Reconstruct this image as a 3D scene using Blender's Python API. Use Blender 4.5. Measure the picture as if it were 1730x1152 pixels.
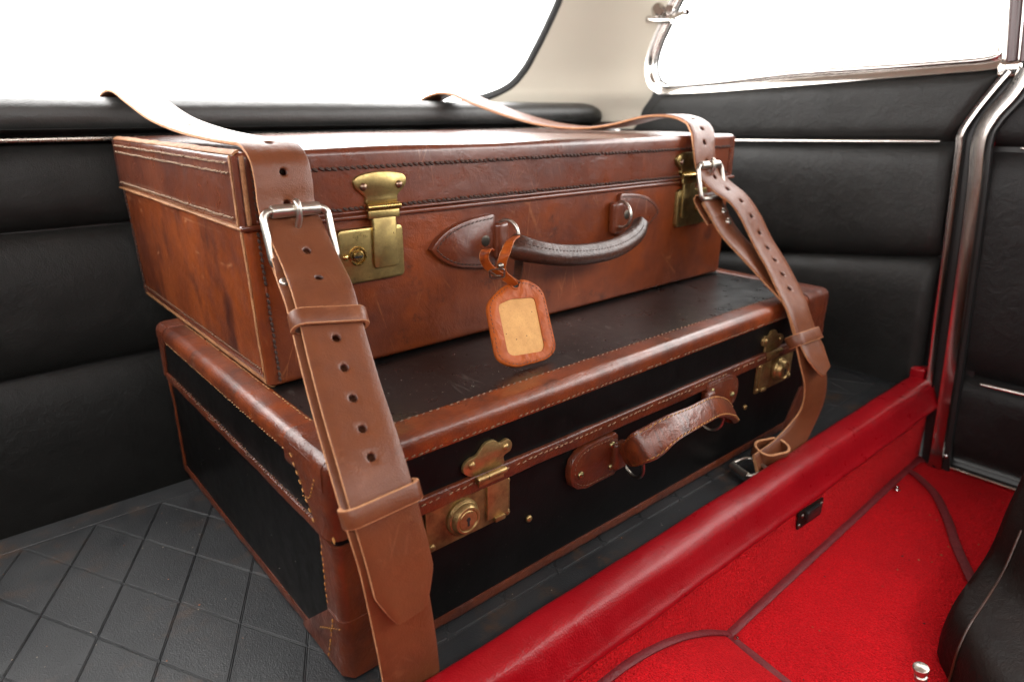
import bpy, math, random
import numpy as np
from mathutils import Vector, noise
from math import sin, cos, pi, radians, atan2, sqrt
random.seed(7)
S = bpy.context.scene
for o in list(bpy.data.objects): bpy.data.objects.remove(o)

# ------------------------------------------------------------------ camera
CAM = np.array([-0.1430, -0.3330, 0.3592]); AZ, TH = 0.7103, 0.3304
FPX = 1126.7                                  # focal length in pixels of the 1730 px photograph
FW = np.array([sin(AZ)*cos(TH), cos(AZ)*cos(TH), -sin(TH)]); RT = np.array([cos(AZ), -sin(AZ), 0.0]); UPV = np.cross(RT, FW)
cd = bpy.data.cameras.new('camera'); cam = bpy.data.objects.new('camera', cd); S.collection.objects.link(cam)
cam.location = CAM; cam.rotation_euler = (pi/2 - TH, 0, -AZ)
cd.sensor_width = 36; cd.lens = FPX/1730*36; cd.clip_start = 0.01; cd.clip_end = 100
cd.dof.use_dof = True; cd.dof.focus_distance = 0.52; cd.dof.aperture_fstop = 6.0
S.camera = cam
S.render.engine = "CYCLES"; S.cycles.max_bounces = 7; S.cycles.diffuse_bounces = 3; S.cycles.glossy_bounces = 3; S.cycles.transparent_max_bounces = 6
def ray(q): return FW + RT*((q[0]-865)/FPX) - UPV*((q[1]-576)/FPX)
def onx(q, x): d = ray(q); return CAM + d*((x-CAM[0])/d[0])
def ony(q, y): d = ray(q); return CAM + d*((y-CAM[1])/d[1])
def onz(q, z): d = ray(q); return CAM + d*((z-CAM[2])/d[2])

# ------------------------------------------------------------------ light: white overcast sky outside the car
S.view_settings.view_transform = 'Standard'; S.view_settings.look = 'None'; S.view_settings.gamma = 1
S.view_settings.exposure = -0.10
W = bpy.data.worlds.new('World'); S.world = W; W.use_nodes = True
nt = W.node_tree; bg = nt.nodes['Background']
tc = nt.nodes.new('ShaderNodeTexCoord'); sep = nt.nodes.new('ShaderNodeSeparateXYZ'); rmp = nt.nodes.new('ShaderNodeValToRGB')
nt.links.new(tc.outputs['Generated'], sep.inputs[0]); nt.links.new(sep.outputs['Z'], rmp.inputs[0])
rmp.color_ramp.elements[0].position = 0.0; rmp.color_ramp.elements[0].color = (.16, .155, .15, 1)
rmp.color_ramp.elements[1].position = 0.02; rmp.color_ramp.elements[1].color = (1, .985, .965, 1)
nt.links.new(rmp.outputs[0], bg.inputs[0]); bg.inputs[1].default_value = 11.0

# ------------------------------------------------------------------ materials
MATS = {}
class NT:
    def __init__(s, name):
        s.m = bpy.data.materials.new(name); s.m.use_nodes = True; s.t = s.m.node_tree; s.b = s.t.nodes['Principled BSDF']
        s.co = s.t.nodes.new('ShaderNodeTexCoord').outputs['Object']; MATS[name] = s.m
    def n(s, typ, **kw):
        n = s.t.nodes.new('ShaderNode'+typ)
        for k, v in kw.items():
            if k.startswith('i_'): n.inputs[k[2:].replace('_', ' ')].default_value = v
            else: setattr(n, k, v)
        return n
    def l(s, a, b): s.t.links.new(a, b)
    def noise(s, scale, detail=4, rough=.55, vec=None, dist=0):
        n = s.n('TexNoise'); n.inputs['Scale'].default_value = scale; n.inputs['Detail'].default_value = detail
        n.inputs['Roughness'].default_value = rough; n.inputs['Distortion'].default_value = dist
        s.l(vec or s.co, n.inputs['Vector']); return n.outputs['Fac']
    def vor(s, scale, feature='F1', vec=None, rnd=1):
        n = s.n('TexVoronoi'); n.feature = feature; n.inputs['Scale'].default_value = scale; n.inputs['Randomness'].default_value = rnd
        s.l(vec or s.co, n.inputs['Vector']); return n
    def map(s, scale=(1,1,1), rot=(0,0,0), vec=None):
        n = s.n('Mapping'); n.inputs['Scale'].default_value = scale; n.inputs['Rotation'].default_value = rot
        s.l(vec or s.co, n.inputs['Vector']); return n.outputs[0]
    def ramp(s, fac, a, b, ca=(0,0,0,1), cb=(1,1,1,1)):
        n = s.n('ValToRGB'); e = n.color_ramp.elements; e[0].position = a; e[1].position = b
        e[0].color = ca if len(ca) == 4 else (*ca, 1); e[1].color = cb if len(cb) == 4 else (*cb, 1)
        s.l(fac, n.inputs[0]); return n.outputs[0]
    def math(s, op, a, b):
        n = s.n('Math', operation=op)
        for i, x in enumerate((a, b)):
            if isinstance(x, (int, float)): n.inputs[i].default_value = x
            else: s.l(x, n.inputs[i])
        return n.outputs[0]
    def mix(s, fac, a, b):
        n = s.n('Mix', data_type='RGBA')
        for k, x in ((0, fac), (6, a), (7, b)):
            if isinstance(x, (int, float)): n.inputs[k].default_value = x
            elif isinstance(x, tuple): n.inputs[k].default_value = (*x, 1) if len(x) == 3 else x
            else: s.l(x, n.inputs[k])
        return n.outputs[2]
    def bump(s, h, strength, dist=.001, prev=None):
        n = s.n('Bump'); n.inputs['Strength'].default_value = strength; n.inputs['Distance'].default_value = dist
        s.l(h, n.inputs['Height'])
        if prev is not None: s.l(prev, n.inputs['Normal'])
        return n.outputs[0]
    def out(s, col=None, rough=None, nrm=None, **kw):
        for key, x in (('Base Color', col), ('Roughness', rough), ('Normal', nrm)):
            if x is None: continue
            if isinstance(x, (int, float)): s.b.inputs[key].default_value = x
            elif isinstance(x, tuple): s.b.inputs[key].default_value = (*x, 1)
            else: s.l(x, s.b.inputs[key])
        for k, v in kw.items(): s.b.inputs[k.replace('_', ' ')].default_value = v
        return s.m

def leather(name, c1, c2, rough=(.32, .5), grain=700, gb=.25, crease=.25, patch=14, wear=None, wear_t=(.62, .72), wear_s=30, scratch=None, spec=.5, speck=None, coat=0, wear_map=None, stain=None, crack=0):
    s = NT(name); n1 = s.noise(patch, 4, .62); n2 = s.noise(patch*5.3, 3, .65)
    col = s.mix(s.ramp(s.math('ADD', s.math('MULTIPLY', n1, .7), s.math('MULTIPLY', n2, .3)), .36, .64), c1, c2)
    if stain:
        col = s.mix(s.ramp(s.noise(22, 3, .5, vec=s.map((1, 1, .55))), .56, .72), col, stain)
    if wear:
        v = s.map(*wear_map) if wear_map else None
        col = s.mix(s.ramp(s.noise(wear_s, 5, .7, vec=v), *wear_t), col, wear)
    if scratch:
        sc = None; msk = s.ramp(s.noise(26, 3, .6), .56, .66)
        for rot, sc_ in (((.3, .5, .9), 26), ((1.1, .2, .3), 34), ((.4, 1.4, 2.1), 22)):
            v = s.map((1, .09, .3), rot)
            e = s.ramp(s.vor(sc_, 'DISTANCE_TO_EDGE', s.map((1, 1, 1), (0, 0, 0), v)).outputs[0], .0, .011, (1,1,1), (0,0,0))
            m_ = s.math('MULTIPLY', e, msk)
            sc = m_ if sc is None else s.math('MAXIMUM', sc, m_)
        col = s.mix(s.math('MULTIPLY', sc, .38), col, scratch)
    ck = None
    if crack:
        ck = s.ramp(s.vor(crack, 'DISTANCE_TO_EDGE', s.map((1, .10, .10))).outputs[0], .0, .07, (1,1,1), (0,0,0)); col = s.mix(s.math('MULTIPLY', ck, .6), col, tuple(x*.25 for x in c2))
    if speck:
        vo = s.vor(330); d = s.ramp(vo.outputs['Distance'], .09, .16, (1,1,1), (0,0,0))
        sp = s.n('SeparateColor'); s.l(vo.outputs['Color'], sp.inputs[0])
        k = s.math('MULTIPLY', s.math('MULTIPLY', d, s.math('GREATER_THAN', sp.outputs[0], .80)), s.ramp(s.noise(17, 3), .42, .62))
        col = s.mix(s.math('MULTIPLY', k, .8), col, speck)
    r = s.n('MapRange'); s.l(n2, r.inputs[0]); r.inputs[1].default_value = .3; r.inputs[2].default_value = .7
    r.inputs[3].default_value, r.inputs[4].default_value = rough
    b = s.bump(s.noise(55, 3, .6, dist=.6), crease, .004)
    vg = s.vor(grain, 'F1'); b = s.bump(vg.outputs['Distance'], gb, .0006, b)
    b = s.bump(s.noise(grain*.45, 3, .6), gb*.6, .0006, b)
    if ck is not None: b = s.bump(ck, -.5, .0012, b)
    s.out(col, r.outputs[0], b, Specular_IOR_Level=spec)
    if coat: s.b.inputs['Coat Weight'].default_value = coat; s.b.inputs['Coat Roughness'].default_value = .22
    return s.m

case_leather = leather('case_leather', (.200, .040, .0080), (.082, .0148, .0040), (.32, .48), 800, .16, .20, 9, wear=(.040, .009, .0045), wear_t=(.58, .74), scratch=(.40, .15, .06), spec=.4)
side_leather = leather('side_leather', (.215, .046, .0092), (.088, .0165, .0045), (.32, .48), 800, .16, .22, 10, wear=(.40, .17, .06), wear_t=(.685, .74), wear_s=22, wear_map=((1, 1, .45), (.5, 0, 0)), scratch=(.46, .20, .09), stain=(.045, .010, .005), spec=.4)
lid_leather = leather('lid_leather', (.150, .034, .0115), (.070, .0135, .0055), (.25, .38), 900, .10, .2, 11, wear=(.22, .07, .03), wear_t=(.64, .78), scratch=(.36, .15, .08), coat=.6)
welt_dark = leather('welt_dark', (.075, .020, .010), (.045, .013, .008), (.35, .5), 600, .3, .4, 40)
raw_edge = leather('raw_edge', (.36, .165, .062), (.20, .075, .026), (.6, .8), 900, .5, .6, 70)
strap_leather = leather('strap_leather', (.152, .0465, .0180), (.114, .0330, .0125), (.34, .43), 1100, .22, .14, 18, spec=.40, wear=(.20, .07, .03), wear_t=(.60, .78), scratch=(.24, .10, .05))
strap_edge = leather('strap_edge', (.52, .25, .115), (.36, .15, .06), (.6, .8), 900, .6, .5, 120)
trim_leather = leather('trim_leather', (.205, .041, .0095), (.055, .011, .0045), (.27, .42), 700, .20, .16, 13, wear=(.040, .012, .006), wear_t=(.56, .70), scratch=(.42, .20, .11), coat=.25)
cap_leather = leather('cap_leather', (.125, .025, .0075), (.048, .0105, .0048), (.28, .46), 700, .25, .45, 17, wear=(.30, .12, .05), wear_t=(.70, .76), wear_s=40, coat=.15)
black_cover = leather('black_cover', (.0030, .0028, .0028), (.0055, .005, .005), (.30, .42), 1300, .12, .06, 12, speck=(.05, .045, .038), spec=.10)
black_top = leather('black_top', (.0050, .0048, .0050), (.0082, .0076, .0076), (.25, .38), 1300, .08, .06, 10, speck=(.36, .31, .25), scratch=(.14, .125, .11), spec=.6, coat=.3)
handle_dark = leather('handle_dark', (.066, .0215, .0105), (.030, .0100, .0055), (.34, .48), 800, .2, .4, 30, wear=(.12, .045, .022), wear_t=(.66, .78), spec=.45, coat=.15)
handle_brown = leather('handle_brown', (.165, .034, .009), (.075, .015, .005), (.26, .40), 800, .2, .5, 25, wear=(.045, .012, .006), wear_t=(.60, .72), coat=.25, crack=170)
seat_leather = leather('seat_leather', (.0115, .0113, .0107), (.0180, .0174, .0162), (.38, .50), 850, .42, .24, 9, spec=.27, speck=(.08, .08, .07))
roll_leather = leather('roll_leather', (.018, .0175, .0165), (.027, .026, .0245), (.36, .48), 850, .35, .2, 9, spec=.6)
door_leather = leather('door_leather', (.010, .0095, .0095), (.015, .014, .0135), (.38, .5), 850, .3, .3, 9, spec=.2)
rear_seat_cover = leather('seat_cover', (.0085, .0060, .0052), (.015, .0095, .0080), (.42, .6), 700, .4, .4, 11, spec=.13)
red_leather = leather('red_leather', (.225, .0017, .0052), (.290, .0030, .0075), (.26, .37), 700, .30, .14, 10, wear=(.30, .024, .030), wear_t=(.64, .82), spec=.34)
red_piping = leather('red_piping', (.12, .006, .010), (.17, .013, .017), (.5, .65), 500, .5, .4, 60)

def thread(name, c, c2=None):
    s = NT(name); s.out(s.mix(s.noise(300, 2), c, c2 or tuple(x*.5 for x in c)), .7); return s.m
thread_dark = thread('thread_dark', (.060, .026, .016)); thread_tan = thread('thread_tan', (.50, .27, .10)); thread_brown = thread('thread_brown', (.20, .10, .05))
thread_pale = thread('thread_pale', (.42, .28, .18))
thread_rim = thread('thread_rim', (.27, .15, .08))
thread_gold = thread('thread_gold', (.52, .24, .06))

def metal(name, c1, c2, rough=(.2, .4), s1=60, t=(.4, .65), bump=.05, met=1.0):
    s = NT(name); n = s.noise(s1, 8, .68); n2 = s.noise(s1*9, 3, .6)
    col = s.mix(s.ramp(n, *t), c1, c2)
    r = s.n('MapRange'); s.l(s.math('ADD', s.math('MULTIPLY', n, .6), s.math('MULTIPLY', n2, .4)), r.inputs[0]); r.inputs[1].default_value = .35; r.inputs[2].default_value = .65
    r.inputs[3].default_value, r.inputs[4].default_value = rough
    s.out(col, r.outputs[0], s.bump(n2, bump, .0005), Metallic=met); return s.m
brass = metal('brass', (.50, .37, .145), (.25, .18, .075), (.27, .48), 75, (.36, .64), .08)
brass_bright = metal('brass_bright', (.66, .46, .165), (.42, .29, .10), (.16, .32), 70)
brass_old = metal('brass_old', (.40, .275, .115), (.20, .115, .045), (.30, .5), 80, (.42, .70), .12, .85)
brass_rust = metal('brass_rust', (.26, .165, .062), (.12, .058, .024), (.36, .55), 70, (.40, .66), .15, .72)
nickel = metal('nickel', (.58, .54, .48), (.47, .43, .38), (.28, .42), 90)
steel_dark = metal('steel_dark', (.30, .27, .23), (.17, .145, .12), (.25, .42), 90)
bronze_rivet = metal('bronze_rivet', (.30, .20, .14), (.20, .125, .09), (.3, .45), 90)
chrome = metal('chrome', (.66, .63, .60), (.56, .52, .49), (.07, .14), 40, (.4, .7), .01)
pillar_chrome = metal('pillar_chrome', (.50, .46, .43), (.40, .36, .33), (.14, .24), 30)
trim_metal = metal('trim_metal', (.42, .37, .32), (.34, .29, .25), (.22, .34), 40)
gold_old = metal('green_brass', (.33, .26, .12), (.17, .15, .075), (.3, .5), 200)

def simple(name, c, rough, **kw): s = NT(name); s.out(c, rough, **kw); return s.m
rivet_dark = metal('rivet_dark', (.10, .085, .07), (.06, .05, .042), (.4, .55), 90)
maroon = simple('maroon_paint', (.060, .022, .022), .25)
black_hole = simple('black_hole', (.006, .004, .003), .8)
rubber = simple('rubber_black', (.014, .014, .014), .38)
s = NT('headlining'); s.out(s.mix(s.noise(6, 4), (.68, .63, .53), (.64, .585, .485)), .85, s.bump(s.noise(600, 3), .12, .0005)); cream = s.m
s = NT('card_paper'); n = s.noise(40, 6, .7); c = s.mix(s.ramp(n, .35, .7), (.62, .335, .115), (.42, .20, .060))
c = s.mix(s.math('MULTIPLY', s.ramp(s.noise(900, 2), .55, .72), .45), c, (.30, .14, .05))
vo = s.vor(260); sp = s.n('SeparateColor'); s.l(vo.outputs['Color'], sp.inputs[0])
k = s.math('MULTIPLY', s.ramp(vo.outputs['Distance'], .10, .18, (1,1,1), (0,0,0)), s.math('GREATER_THAN', sp.outputs[0], .93))
c = s.mix(k, c, (.05, .02, .01)); s.out(c, .8, s.bump(s.noise(700, 3), .2, .0005)); card = s.m
tag_leather = leather('tag_leather', (.38, .080, .008), (.24, .043, .006), (.42, .56), 160, .7, .5, 30, wear=(.11, .020, .006), wear_t=(.58, .66), spec=.2)
# rubber mat with rusty stains
s = NT('mat_rubber'); c = s.mix(s.ramp(s.noise(11, 4, .6), .35, .65), (.0085, .0097, .0112), (.023, .0240, .0252))
c = s.mix(s.math('MULTIPLY', s.ramp(s.noise(26, 5, .75), .53, .72), s.ramp(s.noise(8, 2), .42, .60)), c, (.070, .036, .018))
vo = s.vor(150); sp = s.n('SeparateColor'); s.l(vo.outputs['Color'], sp.inputs[0])
k = s.math('MULTIPLY', s.ramp(vo.outputs['Distance'], .05, .09, (1,1,1), (0,0,0)), s.math('GREATER_THAN', sp.outputs[0], .90))
c = s.mix(k, c, (.35, .28, .20))
b = s.bump(s.vor(1000, 'F1').outputs['Distance'], .30, .0006); b = s.bump(s.noise(420, 3), .22, .0007, b)
s.out(c, s.ramp(s.noise(30, 4), .3, .7, (.36,)*3, (.52,)*3), b, Specular_IOR_Level=.38); mat_rubber = s.m
# carpet
s = NT('red_carpet'); f1 = s.noise(620, 3, .75); f2 = s.noise(170, 4, .65); c = s.mix(s.ramp(f1, .36, .62), (.50, .0026, .0068), (.84, .0075, .016))
c = s.mix(s.math('MULTIPLY', s.ramp(f2, .5, .75), .30), c, (.45, .003, .008)); c = s.mix(s.math('MULTIPLY', s.ramp(s.noise(16, 4, .6), .45, .7), .40), c, (.46, .003, .009))
vo = s.vor(46); sp = s.n('SeparateColor'); s.l(vo.outputs['Color'], sp.inputs[0])
dm = s.ramp(vo.outputs['Distance'], .035, .055, (1,1,1), (0,0,0))
c = s.mix(s.math('MULTIPLY', dm, s.math('GREATER_THAN', sp.outputs[0], .84)), c, (.30, .05, .02)); c = s.mix(s.math('MULTIPLY', dm, s.math('LESS_THAN', sp.outputs[0], .06)), c, (.06, .012, .012))
b = s.bump(s.vor(420, 'F1').outputs['Distance'], .8, .0030); b = s.bump(f1, .8, .003, b); b = s.bump(f2, .5, .003, b)
s.out(c, .95, b, Specular_IOR_Level=.12, Sheen_Weight=.25, Sheen_Roughness=.5); s.b.inputs['Sheen Tint'].default_value = (1, .12, .12, 1); carpet = s.m
# window glass
s = NT('window_glass'); t = s.t; tr = s.n('BsdfTransparent'); gl = s.n('BsdfGlossy'); gl.inputs['Roughness'].default_value = .02
lw = s.n('LayerWeight'); lw.inputs['Blend'].default_value = .12; mx = s.n('MixShader'); s.l(lw.outputs['Fresnel'], mx.inputs[0]); s.l(tr.outputs[0], mx.inputs[1]); s.l(gl.outputs[0], mx.inputs[2])
s.l(mx.outputs[0], t.nodes['Material Output'].inputs['Surface']); glass = s.m

# ------------------------------------------------------------------ mesh helpers
V = lambda *a: np.array(a, float)
def nz(v): v = np.asarray(v, float); return v/np.linalg.norm(v)
WL = {}
def link(o): S.collection.objects.link(o); return o
def thing(name, label, cat, loc, group=None):
    o = link(bpy.data.objects.new(name, None)); o.location = loc; o.empty_display_size = .02; WL[o.name] = V(*loc)
    o['label'] = label; o['category'] = cat
    if group: o['group'] = group
    return o
def struct(o, label=None):
    o['kind'] = 'structure'
    if label: o['label'] = label
    return o
class MB:
    def __init__(s): s.v = []; s.f = []; s.m = []
    def add(s, vs, fs, mi=0):
        k = len(s.v); s.v += [tuple(map(float, p)) for p in vs]; s.f += [tuple(i+k for i in f) for f in fs]
        s.m += mi if isinstance(mi, list) else [mi]*len(fs); return s
    def grid(s, rows, mi=0, closed_u=False, closed_v=False, flip=False):
        n, m = len(rows), len(rows[0]); vs = [p for r in rows for p in r]; fs = []
        for i in range(n if closed_u else n-1):
            for j in range(m if closed_v else m-1):
                a, b, c, d = i*m+j, i*m+(j+1) % m, ((i+1) % n)*m+(j+1) % m, ((i+1) % n)*m+j
                fs.append((a, d, c, b) if flip else (a, b, c, d))
        return s.add(vs, fs, mi)
    def build(s, name, mats, parent=None, angle=38, fix=False, kind=None):
        me = bpy.data.meshes.new(name); me.from_pydata(s.v, [], s.f)
        for m_ in (mats if isinstance(mats, (list, tuple)) else [mats]): me.materials.append(m_)
        me.polygons.foreach_set('material_index', s.m); me.polygons.foreach_set('use_smooth', [True]*len(s.f))
        me.update()
        if fix:
            import bmesh
            bm = bmesh.new(); bm.from_mesh(me); bmesh.ops.remove_doubles(bm, verts=bm.verts, dist=1e-6); bmesh.ops.recalc_face_normals(bm, faces=bm.faces); bm.to_mesh(me); bm.free()
        me.set_sharp_from_angle(angle=radians(angle))
        o = link(bpy.data.objects.new(name, me)); WL[o.name] = V(0, 0, 0)
        if parent is not None: o.parent = parent; o.location = -WL[parent.name]
        if kind: o['kind'] = kind
        return o

def cr(P, n):                               # Catmull-Rom through points
    P = [np.asarray(p, float) for p in P]; P = [2*P[0]-P[1]] + P + [2*P[-1]-P[-2]]; out = []
    segs = len(P)-3
    for k in range(n+1):
        x = k/n*segs; i = min(int(x), segs-1); t = x-i; a, b, c, d = P[i:i+4]
        out.append(.5*((2*b)+(c-a)*t+(2*a-5*b+4*c-d)*t*t+(3*b-a-3*c+d)*t**3))
    return out
def resample(pts, ds):
    pts = np.array(pts); L = np.r_[0, np.cumsum(np.linalg.norm(np.diff(pts[:, :3], axis=0), axis=1))]; n = max(2, int(round(L[-1]/ds)))
    s_ = np.linspace(0, L[-1], n+1); return np.stack([np.interp(s_, L, pts[:, k]) for k in range(pts.shape[1])], 1), L[-1]/n
def frames(pts, closed=False, ref=None):
    pts = np.array(pts); n = len(pts)
    T = np.array([nz(pts[(i+1) % n]-pts[i-1]) if closed or 0 < i < n-1 else nz(pts[1]-pts[0]) if i == 0 else nz(pts[-1]-pts[-2]) for i in range(n)])
    a = np.asarray(ref, float) if ref is not None else (V(0, 0, 1) if abs(T[0][2]) < .9 else V(1, 0, 0)); A = []
    for t in T: a = nz(a-t*(a@t)); A.append(a)
    A = np.array(A); return T, A, np.cross(T, A)
def tube(mb, pts, r, seg=10, closed=False, mi=0, ref=None, sa=1, sb=1, caps=True):
    T, A, B = frames(pts, closed, ref); n = len(pts); rr = r if hasattr(r, '__len__') else [r]*n
    rows = [[pts[i]+(A[i]*cos(2*pi*k/seg)*sa+B[i]*sin(2*pi*k/seg)*sb)*rr[i] for k in range(seg)] for i in range(n)]
    mb.grid(rows, mi, closed_u=closed, closed_v=True, flip=True)
    if caps and not closed:
        k = len(mb.v)-n*seg; mb.f.append(tuple(k+j for j in range(seg))); mb.m.append(mi)
        k2 = len(mb.v)-seg; mb.f.append(tuple(k2+j for j in range(seg))[::-1]); mb.m.append(mi)
    return mb
def lathe(mb, prof, o, axis, seg=24, mi=0, ref=None):
    ax = nz(axis); a = nz(np.cross(ax, V(0, 0, 1) if abs(ax[2]) < .9 else V(1, 0, 0))); b = np.cross(ax, a)
    rows = [[o+ax*h+(a*cos(2*pi*k/seg)+b*sin(2*pi*k/seg))*max(r, 1e-5) for k in range(seg)] for r, h in prof]
    return mb.grid(rows, mi, closed_v=True, flip=True)
def axis_list(lo, hi, r, n, k):
    arc = [r*(1-math.tan(pi/4*i/k)) for i in range(k)]    # tan spaced from the rim inwards
    a = [lo+r-x for x in arc]; b = [hi-r+x for x in arc][::-1]
    return a+[lo+r+(hi-lo-2*r)*i/n for i in range(n+1)]+b
def rbox(mb, c0, c1, r, n=(8, 8, 8), k=4, mi=0, disp=None, taper=None, mat_fn=None):
    c0, c1 = V(*c0), V(*c1); ax = [axis_list(c0[i], c1[i], r, n[i], k) for i in range(3)]; idx = {}; vs = []
    def vert(p):
        key = tuple(np.round(p, 7))
        if key in idx: return idx[key]
        q = np.minimum(np.maximum(p, c0+r), c1-r); d = p-q; L = np.linalg.norm(d); pp = q+d/L*r if L > 1e-9 else p
        nn = d/L if L > 1e-9 else V(0, 0, 0)
        if taper: pp = taper(pp)
        if disp: pp = pp+nn*disp(pp)
        idx[key] = len(vs); vs.append(pp); return idx[key]
    fs = []; ms = []
    for a in range(3):
        b, c = (a+1) % 3, (a+2) % 3
        for side in (0, 1):
            for i in range(len(ax[b])-1):
                for j in range(len(ax[c])-1):
                    quad = []
                    for (ii, jj) in ((i, j), (i+1, j), (i+1, j+1), (i, j+1)):
                        p = V(0, 0, 0); p[a] = (c0, c1)[side][a]; p[b] = ax[b][ii]; p[c] = ax[c][jj]; quad.append(vert(p))
                    f = tuple(quad if side else quad[::-1]); fs.append(f)
                    ms.append(mat_fn(np.mean([vs[x] for x in f], 0), a, side) if mat_fn else mi)
    return mb.add(vs, fs, ms)
def plate(mb, outline, o, ex, ey, h, bev=.0006, mi=0, base=0, n=None):  # flat piece with rounded rim
    o, ex, ey = V(*o), nz(ex), nz(ey); n = nz(np.cross(ex, ey)) if n is None else nz(n); P = np.array(outline, float); N = len(P)
    area = sum(P[i][0]*P[(i+1) % N][1]-P[(i+1) % N][0]*P[i][1] for i in range(N))
    if area < 0: P = P[::-1]
    nr = []
    for i in range(N):
        d1, d2 = nz(P[i]-P[i-1]), nz(P[(i+1) % N]-P[i]); m_ = V(-(d1+d2)[1], (d1+d2)[0]); L = np.linalg.norm(m_); m_ = m_/L if L > 1e-6 else V(-d1[1], d1[0]); nr.append(m_/max(.5, m_@V(-d1[1], d1[0])))
    nr = np.array(nr)
    def ring(ins, z): return [o+ex*(p[0])+ey*(p[1])+n*z for p in P+nr*ins]
    rows = [ring(0, base), ring(0, h-bev), ring(bev*.3, h-bev*.3), ring(bev, h)]
    mb.grid(rows, mi, closed_v=True); k = len(mb.v)-N; mb.f.append(tuple(range(k, k+N))); mb.m.append(mi); return mb
def rrect(w, h, r, k=5, cx=0, cy=0):
    out = []
    for (sx, sy, a0) in ((1, -1, -pi/2), (1, 1, 0), (-1, 1, pi/2), (-1, -1, pi)):
        for i in range(k+1):
            a = a0+pi/2*i/k; out.append((cx+sx*(w/2-r)+r*cos(a), cy+sy*(h/2-r)+r*sin(a)))
    return out
def smooth_outline(pts, n=60):
    P = [V(*p) for p in pts]; P = P+P[:3]; out = []
    N = len(pts); m_ = n//N
    for i in range(N):
        a, b, c, d = P[i-1 if i else N-1], P[i], P[i+1], P[i+2]
        if i == 0: a = V(*pts[-1])
        for k in range(m_):
            t = k/m_; out.append(tuple(.5*((2*b)+(c-a)*t+(2*a-5*b+4*c-d)*t*t+(3*b-a-3*c+d)*t**3)))
    return out
def stitch(mb, p, t, n, l=.0042, w=.0006, h=.0006, mi=0, sk=.25):
    t = nz(t); n = nz(n); b = np.cross(n, t); t = nz(t+b*sk); b = np.cross(n, t)
    vs = [p-t*l/2-n*.0002]
    for f_, g in ((-.28, .85), (.05, 1), (.30, .8)):
        for a in range(6): vs.append(p+t*l*f_+(b*cos(a*pi/3)*w+n*sin(a*pi/3)*h)*g)
    vs.append(p+t*l/2-n*.0002)
    fs = [(0, 1+(a+1) % 6, 1+a) for a in range(6)]
    for r_ in range(2): fs += [(1+r_*6+a, 1+r_*6+(a+1) % 6, 7+r_*6+(a+1) % 6, 7+r_*6+a) for a in range(6)]
    fs += [(13+a, 13+(a+1) % 6, 19) for a in range(6)]
    mb.add(vs, fs, mi)
def stitch_row(mb, P0, P1, n, pitch=.005, jit=.0003, skip=0, **kw):
    P0, P1 = V(*P0), V(*P1); L = np.linalg.norm(P1-P0); N = int(L/pitch); t = (P1-P0)/L
    for i in range(N):
        if random.random() < skip: continue
        p = P0+t*((i+.5)*pitch)+V(*[random.gauss(0, jit) for _ in range(3)]); stitch(mb, p, t, n, **kw)
def stitch_path(mb, pts, n, pitch=.005, **kw):
    pts, ds = resample(np.array([V(*p) for p in pts]), pitch); n = n if callable(n) else (lambda p, _n=n: _n)
    for i in range(len(pts)-1): stitch(mb, (pts[i]+pts[i+1])/2, pts[i+1]-pts[i], n(pts[i]), **kw)
class Edge:                                 # leather wrapped over an edge of a box: u along, v across (v<0 on face A, v>0 on face B)
    def __init__(s, E, U, A, B, r): s.E, s.U, s.A, s.B, s.r = V(*E), nz(U), nz(A), nz(B), r
    def at(s, u, v, h=0):
        a = s.r*pi/4
        if v <= -a: return s.E+s.U*u+s.A*(s.r-v-a)-s.B*h
        if v >= a: return s.E+s.U*u+s.B*(s.r+v-a)-s.A*h
        g = (v+a)/(2*a)*pi/2; return s.E+s.U*u+(s.A+s.B)*s.r+(-s.B*cos(g)-s.A*sin(g))*(s.r+h)
    def nrm(s, v):
        a = s.r*pi/4; g = min(max((v+a)/(2*a), 0), 1)*pi/2; return -s.B*cos(g)-s.A*sin(g)
    def strip(s, mb, u0, u1, v0, v1, h=.0013, n=40, m=14, mi=0, mi_edge=None, wav=0):
        v0 = v0 if callable(v0) else (lambda u, c=v0: c); v1 = v1 if callable(v1) else (lambda u, c=v1: c); mi_edge = mi if mi_edge is None else mi_edge
        flip = np.dot(np.cross(s.U, s.A), -s.B) < 0      # orientation
        top, low = [], []
        for i in range(n+1):
            u = u0+(u1-u0)*i/n; a, b = v0(u), v1(u); hh = h+wav*noise.noise((u*60, a*40, 3.1+s.E[0]*9))
            vsamp = [a+(b-a)*j/m for j in range(m+1)]
            top.append([s.at(u, v, (hh if 0 < j < m else hh*.55)) for j, v in enumerate(vsamp)]); low.append([s.at(u, v, -.0006) for v in vsamp])
        fl = not flip
        mb.grid(top, mi, flip=fl)
        mb.grid([[r_[0] for r_ in low], [r_[0] for r_ in top]], mi_edge, flip=fl); mb.grid([[r_[-1] for r_ in top], [r_[-1] for r_ in low]], mi_edge, flip=fl)
        mb.grid([low[0], top[0]], mi_edge, flip=fl); mb.grid([top[-1], low[-1]], mi_edge, flip=fl); return mb
    def stitches(s, mb, u0, u1, v, off, pitch=.006, skip=0, **kw):
        vf = v if callable(v) else (lambda u, c=v: c); N = int(abs(u1-u0)/pitch)
        for i in range(N):
            if random.random() < skip: continue
            a, b = u0+(u1-u0)*i/N, u0+(u1-u0)*(i+1)/N; pa, pb = s.at(a, vf(a), off), s.at(b, vf(b), off)
            stitch(mb, (pa+pb)/2+V(*[random.gauss(0, .0002) for _ in range(3)]), pb-pa, s.nrm(vf(a)), **kw)
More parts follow.
